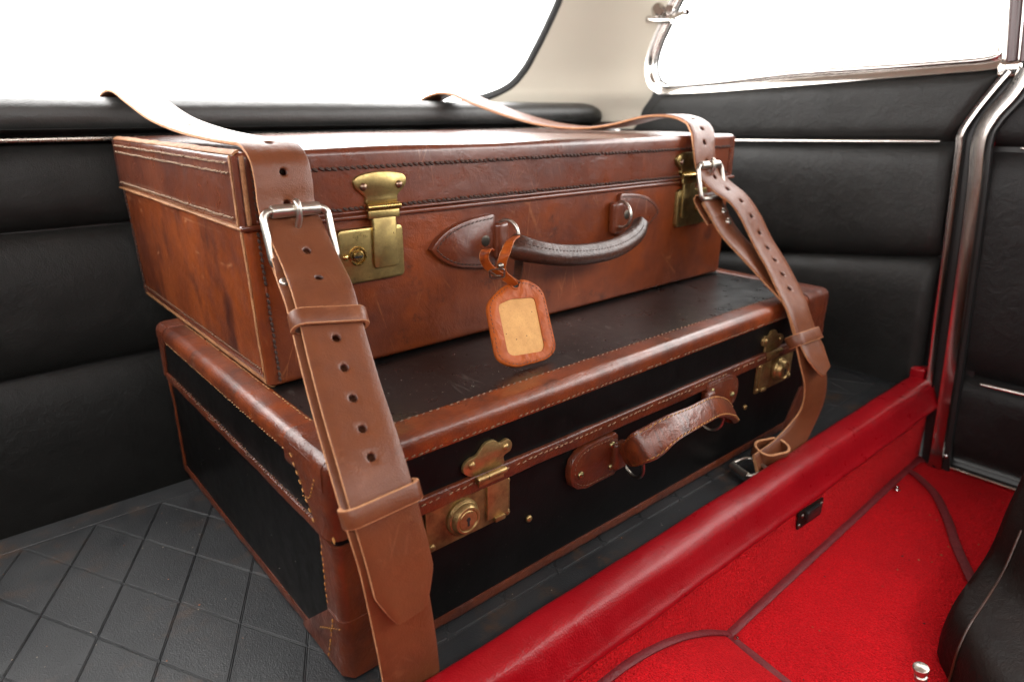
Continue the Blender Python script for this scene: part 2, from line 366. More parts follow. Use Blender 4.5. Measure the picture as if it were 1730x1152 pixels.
def rivet(mb, o, n, r, h=None, mi=0, seg=14):
    h = h or r*.55; return lathe(mb, [(r, -.0004), (r, h*.25), (r*.85, h*.65), (r*.5, h*.93), (0, h)], V(*o), n, seg, mi)

def ribbon(ctrl, width, thick, name, parent, holes=(), tip=0, ds=.003, mats=None, start=0, out=None, rh=.0026, dens=14):
    """ctrl: list of (left edge point, width vector); returns object and the frame list. holes: arc lengths from the end"""
    C_ = np.array([np.r_[V(*p)+nz(w)*width/2, nz(w)] for p, w in ctrl]); fine = np.array(cr(C_, dens*len(C_))); pts, d = resample(fine, ds)
    P = pts[:, :3]; n = len(P); T = np.array([nz(P[min(i+1, n-1)]-P[max(i-1, 0)]) for i in range(n)]); Wv = np.array([nz(w-t*(w@t)) for w, t in zip(pts[:, 3:], T)]); N = np.cross(Wv, T)
    if out is not None and N[n//2]@V(*out) < 0: N = -N
    cols = [-1, -.94, -.62, -.3, -.15, 0, .15, .3, .62, .94, 1]; hw = width/2; L = (n-1)*d
    def wf(i):
        e = (n-1-i)*d
        if tip and e < tip: return .46+.54*min(1, (e+.0010)/tip)**.8
        return 1
    def pos(i, c, sgn):
        h = thick/2-(.0007 if abs(c) == 1 else 0); return P[i]+Wv[i]*c*hw*wf(i)+N[i]*sgn*h
    hidx = set()
    for hs in holes:
        i = n-1-int(round(hs/d))
        if 3 < i < n-4: hidx.add(i)
    mb = MB(); flipbase = np.dot(np.cross(T[n//2], Wv[n//2]), N[n//2]) > 0
    for sgn in (1, -1):
        base = len(mb.v); nc = len(cols)
        for i in range(n):
            for c in cols: mb.v.append(tuple(pos(i, c, sgn)))
        fl = flipbase if sgn > 0 else not flipbase
        skipq = set()
        for h_ in hidx:
            for i in range(h_-2, h_+2):
                for j in range(3, 7): skipq.add((i, j))
        for i in range(n-1):
            for j in range(nc-1):
                if (i, j) in skipq: continue
                q = (base+i*nc+j, base+i*nc+j+1, base+(i+1)*nc+j+1, base+(i+1)*nc+j); mb.f.append(q[::-1] if fl else q); mb.m.append(0)
        for h_ in hidx:
            ring = [(h_-2, j) for j in range(3, 7)]+[(h_+k, 7) for k in range(-2, 2)]+[(h_+2, j) for j in range(7, 3, -1)]+[(h_+k, 3) for k in range(2, -2, -1)]
            outer = [base+i*nc+j for i, j in ring]; prev = outer
            for (rr, dz, mi) in ((rh*1.5, 0, 0), (rh*1.08, -.0005, 0), (rh*.92, -.0011, 2), (rh*.85, -thick/2, 2)):
                k0 = len(mb.v)
                for i, j in ring:
                    a, b = (i-h_)*d, cols[j]*hw; q = sqrt(a*a+b*b); mb.v.append(tuple(P[h_]+T[h_]*a/q*rr+Wv[h_]*b/q*rr+N[h_]*sgn*(thick/2+dz)))
                cur = list(range(k0, k0+16))
                for m_ in range(16):
                    f = (prev[m_], prev[(m_+1) % 16], cur[(m_+1) % 16], cur[m_]); mb.f.append(f[::-1] if fl else f); mb.m.append(mi)
                prev = cur
    nc = len(cols); off = n*nc
    off = None
    # edges (raw leather): rebuilt as their own strips
    for c in (-1, 1):
        rows = [[pos(i, c, 1) for i in range(n)], [P[i]+Wv[i]*(c*(hw*wf(i)+.0004)) for i in range(n)], [pos(i, c, -1) for i in range(n)]]
        mb.grid(rows, 1, flip=(c > 0) == flipbase)
    for i, f_ in ((0, True), (n-1, False)):
        mb.grid([[pos(i, c, 1) for c in cols], [pos(i, c, -1) for c in cols]], 1, flip=f_ != flipbase)
    o = mb.build(name, mats or [strap_leather, strap_edge, welt_dark], parent, 50)
    return o, (P, T, Wv, N, d)
def keeper(name, parent, c, ex, n, w, h, bw, thick=.0028, open_=0):
    ex, n = nz(ex), nz(n); n = nz(n-ex*(n@ex)); ey = np.cross(n, ex); out = rrect(w, h, min(w, h)*.46, 8); mb = MB(); N = len(out)
    O = [c+ex*p[0]+n*p[1] for p in out]; I = []
    for p in rrect(w-2*thick, h-2*thick, min(w-2*thick, h-2*thick)*.46, 8): I.append(c+ex*p[0]+n*p[1])
    e = .0005
    mb.grid([[p-ey*(bw/2-e) for p in O], [p+ey*(bw/2-e) for p in O]], 0, closed_v=True)
    mb.grid([[p+ey*(bw/2-e) for p in O], [p*.9+q*.1+ey*bw/2 for p, q in zip(O, I)], [p*.1+q*.9+ey*bw/2 for p, q in zip(O, I)], [p+ey*(bw/2-e) for p in I]], 1, closed_v=True)
    mb.grid([[p+ey*(bw/2-e) for p in I], [p-ey*(bw/2-e) for p in I]], 0, closed_v=True)
    mb.grid([[p-ey*(bw/2-e) for p in I], [p*.1+q*.9-ey*bw/2 for p, q in zip(O, I)], [p*.9+q*.1-ey*bw/2 for p, q in zip(O, I)], [p-ey*(bw/2-e) for p in O]], 1, closed_v=True)
    return mb.build(name, [strap_leather, strap_edge], parent, 50, fix=True)

# ================================================================== THE SETTING
def sheet(name, rows, mat, kind='structure', parent=None, angle=40):
    o = MB().grid(rows, 0).build(name, mat, parent, angle)
    if kind and parent is None: o['kind'] = kind
    return o
def wob(x, y, z, s, a): return a*noise.noise((x*s, y*s, z*s))

# ---- cargo floor: rubber mat with diamond pads
MX0, MX1, MY0, MY1 = -.62, .832, -.041, .3465
mb = MB(); rbox(mb, (MX0, MY0, -.10), (MX1, MY1, -.0004), .001, (4, 2, 1), 1)
mat_o = struct(mb.build('cargo_mat', mat_rubber)); mat_o['label'] = 'black rubber cargo mat with diamond pattern under the suitcases'
mb = MB(); rbox(mb, (MX0, MY1-.01, -.13), (MX1+.01, .53, -.10), .002, (1, 1, 1), 1); mb.build('gap_blocker', rubber, mat_o)  # black board added below the rear gap to stop light leaking up
def clip(poly, a, b, c):                    # keep a*x+b*y<=c
    out = []
    for i in range(len(poly)):
        p, q = poly[i-1], poly[i]; dp, dq = a*p[0]+b*p[1]-c, a*q[0]+b*q[1]-c
        if (dp <= 0) != (dq <= 0): t = dp/(dp-dq); out.append((p[0]+(q[0]-p[0])*t, p[1]+(q[1]-p[1])*t))
        if dq <= 0: out.append(q)
    return out
NX, NY, DX, DY = -.0345, .3165, .0278, .0535
def inset(poly, d):
    cx = sum(p[0] for p in poly)/len(poly); cy = sum(p[1] for p in poly)/len(poly); n = len(poly); out = list(poly)
    for i in range(n):
        p, q = poly[i-1], poly[i]; ex, ey = q[0]-p[0], q[1]-p[1]; L = sqrt(ex*ex+ey*ey)
        if L < 1e-9: continue
        a, b = ey/L, -ex/L; c = a*p[0]+b*p[1]
        if a*cx+b*cy > c: a, b, c = -a, -b, -c
        out = clip(out, a, b, c-d)
        if len(out) < 3: return []
    return out
for i in range(-22, 34):
    for j in range(-1, 9):
        cx = NX+DX*i; cy = NY-DY*j
        if (i+j) % 2 == 0: continue
        if .05 < cx < .58 and .06 < cy < .31: continue
        if cx < -.42: continue
        poly = [(cx, cy+DY), (cx-DX, cy), (cx, cy-DY), (cx+DX, cy)]
        for h in ((0, 1, NY), (0, -1, .010), (1, 0, .822)): poly = clip(poly, *h) if len(poly) > 2 else []
        if len(poly) < 3: continue
        poly = inset(poly, .0007)
        if len(poly) < 3 or abs(sum(poly[k-1][0]*poly[k][1]-poly[k][0]*poly[k-1][1] for k in range(len(poly)))) < 8e-5: continue
        m_ = MB(); plate(m_, poly, (0, 0, 0), (1, 0, 0), (0, 1, 0), .0001+random.uniform(-.0001, .0001), .0007, base=-.0016); m_.build('mat_pad', mat_rubber, mat_o, 20)
for (y0, y1) in ((NY+.0012, MY1-.002), (MY0+.001, -.0115)):
    m_ = MB(); plate(m_, [(-.42, y0), (.820, y0), (.820, y1), (-.42, y1)], (0, 0, 0), (1, 0, 0), (0, 1, 0), .0001, .0008, base=-.0016); m_.build('mat_border', mat_rubber, mat_o, 20)
m_ = MB()                                   # fine raised beads running in the grooves
for k in range(-30, 45):
    for sg in (1, -1):
        a, b = V(NX+2*DX*k, NY, -.00035), V(NX+2*DX*k+sg*DX*6.15, NY-DY*6.15, -.00035)
        if -.45 < min(a[0], b[0]) and max(a[0], b[0]) < .83: tube(m_, [a, b], .00042, 5, ref=(0, 0, 1))
m_.build('groove_beads', mat_rubber, mat_o, kind='stuff')

# ---- red padded rail and carpet
prof = cr([V(0, *p) for p in [(-.0405, -.012), (-.0405, .006), (-.0418, .0122), (-.0455, .0150), (-.054, .0158), (-.0625, .0152), (-.0678, .0132), (-.0712, .0086), (-.0738, .0020), (-.0768, -.006), (-.0800, -.0125), (-.0826, -.0165), (-.0828, -.0198), (-.0795, -.0222), (-.066, -.0222)]], 60)
xs = np.linspace(-.55, .842, 90)
rows = [[V(x, p[1]+wob(x, 0, p[2]*2, 16, .0012), p[2]+wob(x, 5, p[1]*3, 14, .0009)) for p in prof] for x in xs]
rail = thing('padded_rail', 'red leather padded rail along the front edge of the black mat', 'rail', (.15, -.06, -.02))
m_ = MB(); m_.grid(rows, 0, flip=False); m_.f.append(tuple(range(len(prof)))); m_.m.append(0); k = len(m_.v)-len(prof); m_.f.append(tuple(range(k, k+len(prof)))[::-1]); m_.m.append(0)
m_.build('rail_cover', red_leather, rail, 60)
m_ = MB(); rbox(m_, (.828, -.060, .008), (.848, -.042, .030), .004, (1, 1, 1), 3); m_.build('end_fold', red_leather, rail, 60)
FZ = -.105
def cpt(x, y, z, a=.0012): return wob(x, y, z, 22, a)
rk = lambda x: .0115*min(1.25, max(0, (.82-x)/.49))
rows = [[V(x, -.0705-rk(x)*min(1, max(0, (-.02-z)/.085))+cpt(x, 0, z), z) for z in np.linspace(-.016, FZ-.004, 18)] for x in np.linspace(-.55, .845, 110)]
riser = sheet('carpet_riser', rows, carpet); riser['label'] = 'red carpet covering the upright below the red rail'
rows = [[V(x, y, FZ+cpt(x, y, 0, .0015)) for y in np.linspace(-.068, -.80, 70)] for x in np.linspace(-.7, .85, 120)]
cfloor = sheet('carpet_floor', rows, carpet); cfloor['label'] = 'bright red carpet on the footwell floor'
def bind(pts, parent, r=.0030, n=60, flat=.75):
    m_ = MB(); P = [p+V(0, 0, wob(p[0], p[1], 3, 40, .0006)) for p in cr(pts, n)]; tube(m_, P, r, 10, ref=(0, 0, 1), sa=flat*.7, sb=1.6); o = m_.build('carpet_binding', red_piping, parent, 60)
    q = MB(); stitch_path(q, [p+V(0, 0, r*flat*.69) for p in P], V(0, 0, 1), .0045, l=.003, w=.0003, h=.0003); q.build('binding_stitches', red_piping, o, kind='stuff'); return o
bind([V(x, -.0740-rk(x), FZ+.003) for x in (.338, .45, .60, .75, .842)], cfloor)
bind([onz(q, FZ+.003) for q in [(1522, 790), (1548, 803), (1580, 835), (1600, 875), (1617, 925), (1634, 962), (1652, 1000)]], cfloor, .0034)
bind([onz(q, FZ+.003) for q in [(1522, 790), (1540, 780), (1560, 777)]], cfloor)
# transmission tunnel hump
def hz(x, y): c, w_ = .175, .165-.16*max(0, -.07-y); t = abs((x-c)/w_); return FZ+.0005+(.052*(1-t*t) if t < 1 else -.006)
rows = [[V(x, y, hz(x, y)+cpt(x, y, 1)) for y in np.linspace(-.0715, -.80, 50)] for x in np.linspace(-.06, .36, 60)]
hump = sheet('carpet_tunnel', rows, carpet); hump['label'] = 'low red carpeted tunnel hump bound with piping'
bind([V(x, -.0715-rk(x)*min(1, (-.02-hz(x, -.08))/.085), hz(x, -.08)+.002) for x in np.linspace(.05, .337, 9)], hump, .0032)
bind([V(.175+(.165-.16*(-.07-y))*.985, y, FZ+.003) for y in np.linspace(-.086, -.22, 8)], hump, .0030)
def stud(q, parent, label):
    t_ = thing('press_stud', label, 'stud', onz(q, FZ+.002)); m_ = MB(); p = onz(q, FZ+.0015)
    lathe(m_, [(.0042, 0), (.0042, .001), (.003, .0016), (.0026, .0045), (.0022, .0052), (0, .0055)], p, V(0, 0, 1), 16); m_.build('stud_post', chrome, t_)
stud((1515, 827), cfloor, 'small chrome press stud in the carpet by the piping fork near the door'); stud((1243, 1082), cfloor, 'small chrome press stud in the carpet beside the tunnel hump')
# belt anchor slot in the riser
sk = thing('anchor_socket', 'small dark metal socket set in the red carpet upright', 'socket', (.50, -.0715, -.047))
m_ = MB(); plate(m_, rrect(.056, .022, .004), (.500, -.0738, -.0465), (1, 0, -.06), (0, 0, 1), .0012, .0005, n=(0, -1, 0)); m_.build('backing_plate', rear_seat_cover, sk)
m_ = MB(); plate(m_, rrect(.030, .013, .004), (.503, -.0748, -.0455), (1, 0, -.06), (0, 0, 1), .0035, .001, n=(0, -1, 0)); m_.build('socket_body', rubber, sk)
for dx, dz in ((-.024, -.006), (-.019, .004), (.024, .004)):
    m_ = MB(); rivet(m_, (.500+dx, -.0750, -.0465+dz-dx*.06), (0, -1, 0), .0024); m_.build('screw', steel_dark, sk)

# ---- rear seat back (raked) with roll on top
RAKE = .06; RN = nz((0, -1, .06)); RU = nz((0, .06, 1))
def back(z, off=0, x=0): return V(x, .492+RAKE*z, z)+RN*off
sb = thing('rear_seat_back', 'black leather rear seat back with horizontal padded panels behind the suitcases', 'seat back', (.1, .492, 0))
def pad(name, fn, us, nt_, bul, parent, mat, seed=0, edge=.007, pw=5):
    rows = []
    for u in us:
        r_ = []
        for k in range(nt_+1):
            t = k/nt_; t = .5-.5*cos(pi*t); o_ = bul*(1-abs(2*t-1)**pw)-edge*(abs(2*t-1)**12)
            p, n_ = fn(u, t); r_.append(p+n_*(o_+wob(p[0]+seed, p[1], p[2], 9, .0018)+wob(p[0]+seed, p[1], p[2], 31, .0006)))
        rows.append(r_)
    return MB().grid(rows, 0).build(name, mat, parent, 70, fix=False)
us = np.linspace(-.62, .845, 120)
for k, (z0, z1) in enumerate(((-.17, .0900), (.0900, .2425), (.2425, .3320))):
    pad('back_panel', lambda u, t, a=z0, b=z1: (back(a+(b-a)*t, -.012, u), RN), us, 22, .013, sb, seat_leather, k*3.7, edge=.005, pw=3)
m_ = MB(); m_.grid([[back(z, -.016, x) for z in (-.20, .16, .345)] for x in (-.62, .845)], 0); m_.build('backing', rubber, sb)
m_ = MB(); tube(m_, [back(.3325, .0015, x) for x in np.linspace(-.62, .80, 30)], .0024, 8, ref=RU, sa=1, sb=.6); m_.build('chrome_strip', trim_metal, sb)
rows = []
for i, x in enumerate(np.r_[np.linspace(-.62, .745, 70), .745+.065*np.sin(np.linspace(.05, 1, 14)*pi/2)]):
    e = max(0, (x-.745)/.0655); sc = sqrt(max(0, 1-e**2.4)) if e > 0 else 1
    rows.append([V(x, .5365+.0345*max(sc, .02)*math.copysign(abs(cos(a))**.75, cos(a)), .3552-(1-sc)*.010+.0192*max(sc, .02)*math.copysign(abs(sin(a))**.8, sin(a))+wob(x, cos(a), 2, 7, .0008)) for a in np.linspace(0, 2*pi, 28, endpoint=False)])
m_ = MB(); m_.grid(rows, 0, closed_v=True, flip=True); m_.build('top_roll', roll_leather, sb, 60)
m_ = MB(); m_.grid([[V(x, y, .343) for y in (.49, .60)] for x in (-.62, .845)], 0); m_.build('shelf_board', rubber, sb)

# ---- side trim panel on the right with chrome beading
SX = .842
st = thing('side_trim_panel', 'black leather side panel under the window with one bright bead', 'panel', (SX, .15, 0))
seam = lambda y: .1732-.1218*y; bead = lambda y: .3235-.025*y; ptop = lambda y: .4035-.035*y; low = lambda y: -.02
def yf(z): return -.0525+(z-.038)*.056 if z < .335 else -.0358-(z-.335)*.52
def yr(z): return .50 if z < .31 else .50-max(0, z-.31)*1.10
for k, (a, b, bul) in enumerate(((low, seam, .012), (seam, bead, .012), (bead, ptop, .010))):
    def fn(u, t, a=a, b=b):
        y = .5+(-.05-.5)*u; z = a(y)+(b(y)-a(y))*t
        y0, y1 = yr(z), yf(z); y = y0+(y1-y0)*u; z = a(y)+(b(y)-a(y))*t; return V(SX, y, z), V(-1, 0, 0)
    def fn2(u, t, f_=fn): p, n_ = f_(u, t); e = max(0, 1-u/.015)**2+max(0, 1-(1-u)/.02)**2; return p+V(.010*e, 0, 0), n_
    pad('trim_panel', fn2, np.linspace(0, 1, 70), 20, bul, st, seat_leather, 20+k*2.3, edge=.008 if k < 2 else .003)
m_ = MB(); P = [V(SX-.0085, y, bead(y)) for y in np.linspace(.46, -.0215, 20)]; tube(m_, P, [.0026]*19+[.0018], 10, ref=(0, 0, 1), sa=1, sb=.9); m_.build('chrome_bead', chrome, st)
m_ = MB(); m_.grid([[V(SX+.012, y, z) for z in (-.12, .15, ptop(y)+.012)] for y in (.52, .2, -.11)], 0); m_.build('backing', rubber, st)

# ---- quarter window: chrome frame, glass, catch
WX = .846
loopq = [(1120, 151), (1106, 140), (1101, 115), (1108, 82), (1125, 42), (1143, 2)]
LP = [onx(q, WX) for q in loopq]; LP += [V(WX, .355, .60), V(WX, .31, .655), V(WX, .24, .685), V(WX, .10, .70), V(WX, -.03, .70), V(WX, -.052, .68), V(WX, -.060, .60), V(WX, -.0655, .48), V(WX, -.071, .432), V(WX, -.066, .4165)]
LP += [onx(q, WX) for q in [(1600, 113), (1450, 126), (1300, 139), (1200, 147)]]
loop = cr(LP+[LP[0]], 150)[:-1]
qw = thing('quarter_window', 'chrome framed side window with a white view above the black side panel', 'window', (WX, .18, .40))
m_ = MB(); cl = np.mean(loop, 0); cl[0] = WX
rows = []
for i, p in enumerate(loop):
    t_ = nz(loop[(i+1) % len(loop)]-loop[i-1]); nn = np.cross(V(1, 0, 0), t_); nn = nn if nn@(p-cl) > 0 else -nn
    rows.append([p+nn*a+V(-b, 0, 0) for a, b in ((.0095, -.004), (.0095, .0060), (.0082, .0078), (.003, .0070), (-.003, .0040), (-.006, .002), (-.006, -.004))])
m_.grid(rows, 0, closed_u=True); m_.build('window_frame', chrome, qw, 40)
m_ = MB(); tube(m_, [p+V(-.005, 0, 0)-nz(p-cl)*.0085 for p in loop], .0036, 10, True, ref=(1, 0, 0)); m_.build('inner_bead', chrome, qw, 60)
m_ = MB(); tube(m_, [p+V(.001, 0, 0)-nz(p-cl)*.0125 for p in loop], .0024, 8, True, ref=(1, 0, 0)); m_.build('rubber_seal', rubber, qw, 60)
m_ = MB(); m_.v = [tuple(p+V(.003, 0, 0)) for p in loop]; m_.f = [tuple(range(len(loop)))]; m_.m = [0]; m_.build('glass_pane', glass, qw)
m_ = MB()                                   # catch on the rear edge of the frame
c0 = onx((1128, 24), .833)
lathe(m_, [(.0, -.006), (.010, -.005), (.0115, 0), (.010, .005), (.0, .007)], onx((1112, 18), .826), nz((-.6, -.7, .4)), 18)
lathe(m_, [(0, -.004), (.0065, -.003), (.0075, 0), (.006, .004), (0, .005)], onx((1131, 17), .824), nz((-.8, -.5, .2)), 16)
tube(m_, [onx((1094, 33), .826), onx((1110, 36), .826), onx((1135, 35), .83)], [.0055, .005, .0045], 10)
m_.build('catch_body', chrome, qw, 60)
m_ = MB(); tube(m_, cr([onx((1132, 30), .828), onx((1145, 26), .815), onx((1156, 21), .808), onx((1162, 22), .805)], 10), [.004]*5+[.0038]*3+[.0048, .0052, .004], 10); m_.build('catch_lever', chrome, qw, 60)

# ---- B pillar chrome and door
pl = thing('door_pillar', 'polished chrome door pillar strips with a kink below the window', 'pillar', (.832, -.085, FZ))
def pstrip(name, qs, w, t, mat, x=.834, dx=0):
    ctrl = [(onx(q, x)-V(0, w/2, 0), V(.12, 1, .0)) for q in qs]
    out = []
    P = np.array(cr([c[0] for c in ctrl], 50)); rows = []
    for i, p in enumerate(P):
        t_ = nz(P[min(i+1, len(P)-1)]-P[max(i-1, 0)]); wv = nz(np.cross(V(1, 0, 0), t_)); rows.append([p+V(dx, 0, 0)+wv*a*w/2+V(-1, 0, 0)*b*t for a, b in ((-1, -.3), (-1, .55), (-.8, 1), (-.35, .86), (.35, .86), (.8, 1), (1, .55), (1, -.3))])
    return MB().grid(rows, 0).build(name, mat, pl, 50)
thin = [(1561, 690), (1566, 640), (1590, 450), (1613, 262), (1618, 225), (1640, 190), (1672, 150), (1698, 120)]
wide = [(1567, 785), (1572, 760), (1602, 560), (1632, 330), (1641, 240), (1660, 198), (1695, 158), (1722, 118)]
mid = [((a[0]+b[0])/2, (a[1]+b[1])/2) for a, b in zip([(1561, 775), (1566, 740)]+[(1590, 540), (1610, 330), (1618, 235), (1640, 195), (1672, 155), (1702, 112)], wide)]
pstrip('thin_strip', thin, .0085, .004, pillar_chrome); pstrip('wide_strip', wide, .0175, .005, pillar_chrome)
pstrip('rubber_channel', [(1556, 790), (1566, 700), (1592, 520), (1616, 330), (1629, 240), (1648, 196), (1682, 155), (1710, 118)], .030, .002, rubber, .840)
pstrip('door_seal', [(1588, 790), (1594, 740), (1620, 560), (1650, 330), (1660, 240), (1676, 205), (1712, 165), (1742, 130)], .012, .004, rubber, .838)
m_ = MB(); rbox(m_, onx((1706, 118), .838)-V(.006, .012, .010), onx((1706, 118), .838)+V(.006, .012, .010), .005, (1, 1, 1), 3); m_.build('top_joint', chrome, pl)
for q0, q1, r_, mt in (((1697, 100), (1706, -40), .0035, chrome), ((1710, 104), (1722, -40), .0065, maroon), ((1722, 104), (1735, -40), .0022, chrome), ((1733, 104), (1748, -40), .0065, maroon)):
    m_ = MB(); a, b = onx(q0, .838), onx(q1, .838); tube(m_, [a, (a+b)/2, b, b+(b-a)*1.2], r_, 10); m_.build('window_post', mt, pl)
dt = thing('door_trim', 'black leather door panel beyond the chrome pillar', 'door', (.848, -.25, -.09))
def dfn(z0, z1):
    def f_(u, t):
        z = z0+(z1-z0)*t; y0 = -.098+(z-.06)*.085 if z < .33 else -.075-(z-.33)*.5; return V(.852, y0+(-.62-y0)*u, z), V(-1, 0, 0)
    return f_
for k, (z0, z1) in enumerate(((-.098, .030), (.030, .318), (.318, .40))): pad('door_panel', dfn(z0, z1), np.r_[np.linspace(0, .05, 6), np.linspace(.06, 1, 40)], 20, .012, dt, door_leather, 50+k, edge=.006)
for q in ((1657, 649), (1725, 251)):
    p = onx(q, .842); m_ = MB(); P = [p+V(-.0005, -y, y*.02) for y in np.linspace(0, .4, 16)]; tube(m_, P, [.0018]+[.0026]*15, 10, ref=(0, 0, 1)); m_.build('chrome_bead', chrome, dt)
m_ = MB(); tube(m_, [onx(q, .846) for q in [(1678, 235), (1666, 275), (1656, 330), (1643, 430)]], .003, 8); m_.build('red_edge', red_leather, dt)
m_ = MB(); m_.grid([[V(.862, y, z) for z in (-.11, .40)] for y in (-.07, -.62)], 0); m_.build('door_backing', rubber, dt)
sl = thing('sill_strip', 'chrome sill strip between the red carpet and the black door', 'sill strip', (.84, -.2, FZ))
m_ = MB(); P = [V(.842, y, FZ+.004) for y in np.linspace(-.086, -.62, 20)]; tube(m_, P, .0058, 10, ref=(0, 0, 1), sa=.6, sb=1.1); m_.build('strip', chrome, sl)
m_ = MB(); p = onx((1599, 770), .838); rivet(m_, p, (-1, 0, 0), .0045, .004); m_.build('screw', chrome, sl)

# ---- rear window, seal, cream pillar lining, unseen roof lining
RW = lambda x, z: V(x, .57-.3*(z-.38), z)
seal = [RW(x, z) for x, z in [(-.62, .364), (-.2, .364), (.2, .3645), (.48, .3660), (.5600, .3780), (.618, .3965), (.6478, .4238), (.6651, .4557), (.6809, .4914), (.6951, .5306), (.708, .58), (.712, .63), (.69, .672), (.62, .69), (.2, .70), (-.62, .70)]]
SP = cr(seal, 120)
rw = thing('rear_window', 'wide rear window with black rubber seal above the seat back roll', 'window', (.1, .57, .385))
m_ = MB(); tube(m_, SP, .0068, 10, ref=(0, 1, 0), sa=.8, sb=1); m_.build('rubber_seal', rubber, rw, 60)
m_ = MB(); G = [p+V(0, .003, 0) for p in SP]; m_.v = [tuple(p) for p in G]; m_.f = [tuple(range(len(G)))]; m_.m = [0]; m_.build('glass_pane', glass, rw)
Ac = [(.545, .33), (.560, .36), (.590, .386), (.622, .3985), (.6478, .4235), (.6651, .4555), (.6809, .4912), (.6951, .5304), (.708, .58), (.713, .63), (.70, .70)]
Bq = [V(.858, .470, .33), V(.858, .465, .36), V(.857, .445, .386), V(.856, .442, .405), onx((1102, 112), .853), onx((1108, 82), .853), onx((1122, 46), .853), onx((1141, 4), .853), V(.853, .365, .585), V(.853, .325, .645), V(.853, .28, .70)]
A3 = cr([RW(x+.003, z)+V(0, -.004, 0) for x, z in Ac], 60); B3 = cr(Bq, 60); rows = []
for a, b in zip(A3, B3):
    ctl = V(b[0]*.80+a[0]*.20, a[1]*.86+b[1]*.14, (a[2]+b[2])/2); rows.append([a*(1-t)**2+ctl*2*t*(1-t)+b*t*t+V(0, 0, 0) for t in np.linspace(-.02, 1.02, 30)])
pil = sheet('pillar_lining', rows, cream); pil['label'] = 'cream cloth lining of the rear roof pillar between the windows'
rows = [[V(x, y, .705+.07*(1-((y+.3)/1.0)**2)-.05*max(0, (x-.45)/.40)**2) for y in np.linspace(.50, -.75, 24)] for x in np.linspace(-.62, .853, 24)]
roof = sheet('unseen_roof_lining', rows, cream)  # out of view, added to block light from above

# ---- unseen left and front walls, added to cut the front fill, open above
def wall(name, rows, mat): return sheet(name, [[V(*p) for p in r] for r in rows], mat)
wall('unseen_cabin_side', [[(-.62, y, z) for z in (-.12, .16, .52)] for y in (.60, 0, -.80)], seat_leather)
wall('unseen_cabin_front', [[(x, -.80, z) for z in (-.12, .20, .62)] for x in (-.62, .1, .87)], seat_leather)
# ---- front seat at the right edge and its chrome knob
fs = thing('front_seat', 'dark leather back of the folded front seat on the red carpet', 'car seat', (.6, -.4, FZ))
oq = [(1768, 700), (1745, 765), (1730, 795), (1702, 855), (1672, 925), (1642, 972), (1612, 1015), (1592, 1057), (1580, 1100), (1571, 1152)]
ol = [ony(q, -.22) for q in oq]; ol[-1][2] = FZ-.004
ol = cr(ol, 40); rows = []
for k, (dy, ins) in enumerate(((-.004+0, .030), (0, .012), (.0, .004), (-.006, .0), (-.02, -.002), (-.06, -.003), (-.14, -.003), (-.30, -.003), (-.5, 0))):
    rows.append([p+V(ins*.8+1.25*max(dy, -.07)+wob(p[0], p[2]*3, k*.4, 14, .004), dy, -ins*.35) for p in ol])
m_ = MB(); m_.grid(rows, 0)
m_.grid([[V(p[0]+.03*.8, -.224, p[2]-.03*.35) for p in ol], [V(1.0, -.224, p[2]) for p in ol]], 0)
m_.build('seat_shell', rear_seat_cover, fs, 70)
m_ = MB(); P = [p+V(-.0006, .0006, .0004) for p in rows[4][14:]]; tube(m_, P, .0010, 8); m_.build('seam_piping', handle_dark, fs)
kb = thing('seat_knob', 'round chrome knob beside the dark front seat', 'knob', ony((1556, 1165), -.235)); m_ = MB(); p = ony((1556, 1127), -.235); ax = nz((-.15, .1, 1))
lathe(m_, [(.0, .0012), (.0045, .0010), (.0054, .0003), (.0056, -.0012), (.0050, -.0036), (.0036, -.0050), (.0034, -.0072), (.0044, -.0080), (.0044, -.0125), (.0034, -.0135), (.003, -.03), (.003, -.13)], p, ax, 28); m_.build('knob_body', nickel, kb)

# ================================================================== LOWER SUITCASE (black with brown leather trim)
def va(e, d): return -(d-e.r+e.r*pi/4)
def vb(e, d): return d-e.r+e.r*pi/4
LL, LD, LH, LB = .6331, .370, .1625, .108
lc = thing('trunk_suitcase', 'black suitcase with brown leather edging, beneath the all brown one', 'suitcase', (LL/2, LD/2, 0))
sag = lambda p: wob(p[0], p[1], p[2], 7, .0007)
m_ = MB(); rbox(m_, (.002, .002, .0008), (LL-.002, LD-.002, LB+.006), .004, (40, 24, 8), 3, disp=sag); base_o = m_.build('base', black_cover, lc, 50)
m_ = MB(); rbox(m_, (0, 0, LB), (LL, LD, LH), .006, (50, 30, 6), 4, disp=sag, mat_fn=lambda p, a, s_: 1 if a == 2 and s_ else 0); lid_o = m_.build('lid', [black_cover, black_top], lc, 50)
r6 = .006
eFT = Edge((0, 0, LH), (1, 0, 0), (0, 1, 0), (0, 0, -1), r6); eLT = Edge((0, 0, LH), (0, 1, 0), (1, 0, 0), (0, 0, -1), r6)
eRT = Edge((LL, 0, LH), (0, 1, 0), (-1, 0, 0), (0, 0, -1), r6); eBT = Edge((0, LD, LH), (1, 0, 0), (0, -1, 0), (0, 0, -1), r6)
eVL = Edge((0, 0, 0), (0, 0, 1), (0, 1, 0), (1, 0, 0), r6); eVR = Edge((LL, 0, 0), (0, 0, 1), (0, 1, 0), (-1, 0, 0), r6); eVB = Edge((0, LD, 0), (0, 0, 1), (0, -1, 0), (1, 0, 0), r6)
q = MB(); eFT.strip(q, .02, LL-.02, va(eFT, .024), vb(eFT, .0150), .0016, 120, 16, wav=.00018); q.build('front_edging', trim_leather, lid_o, 60)
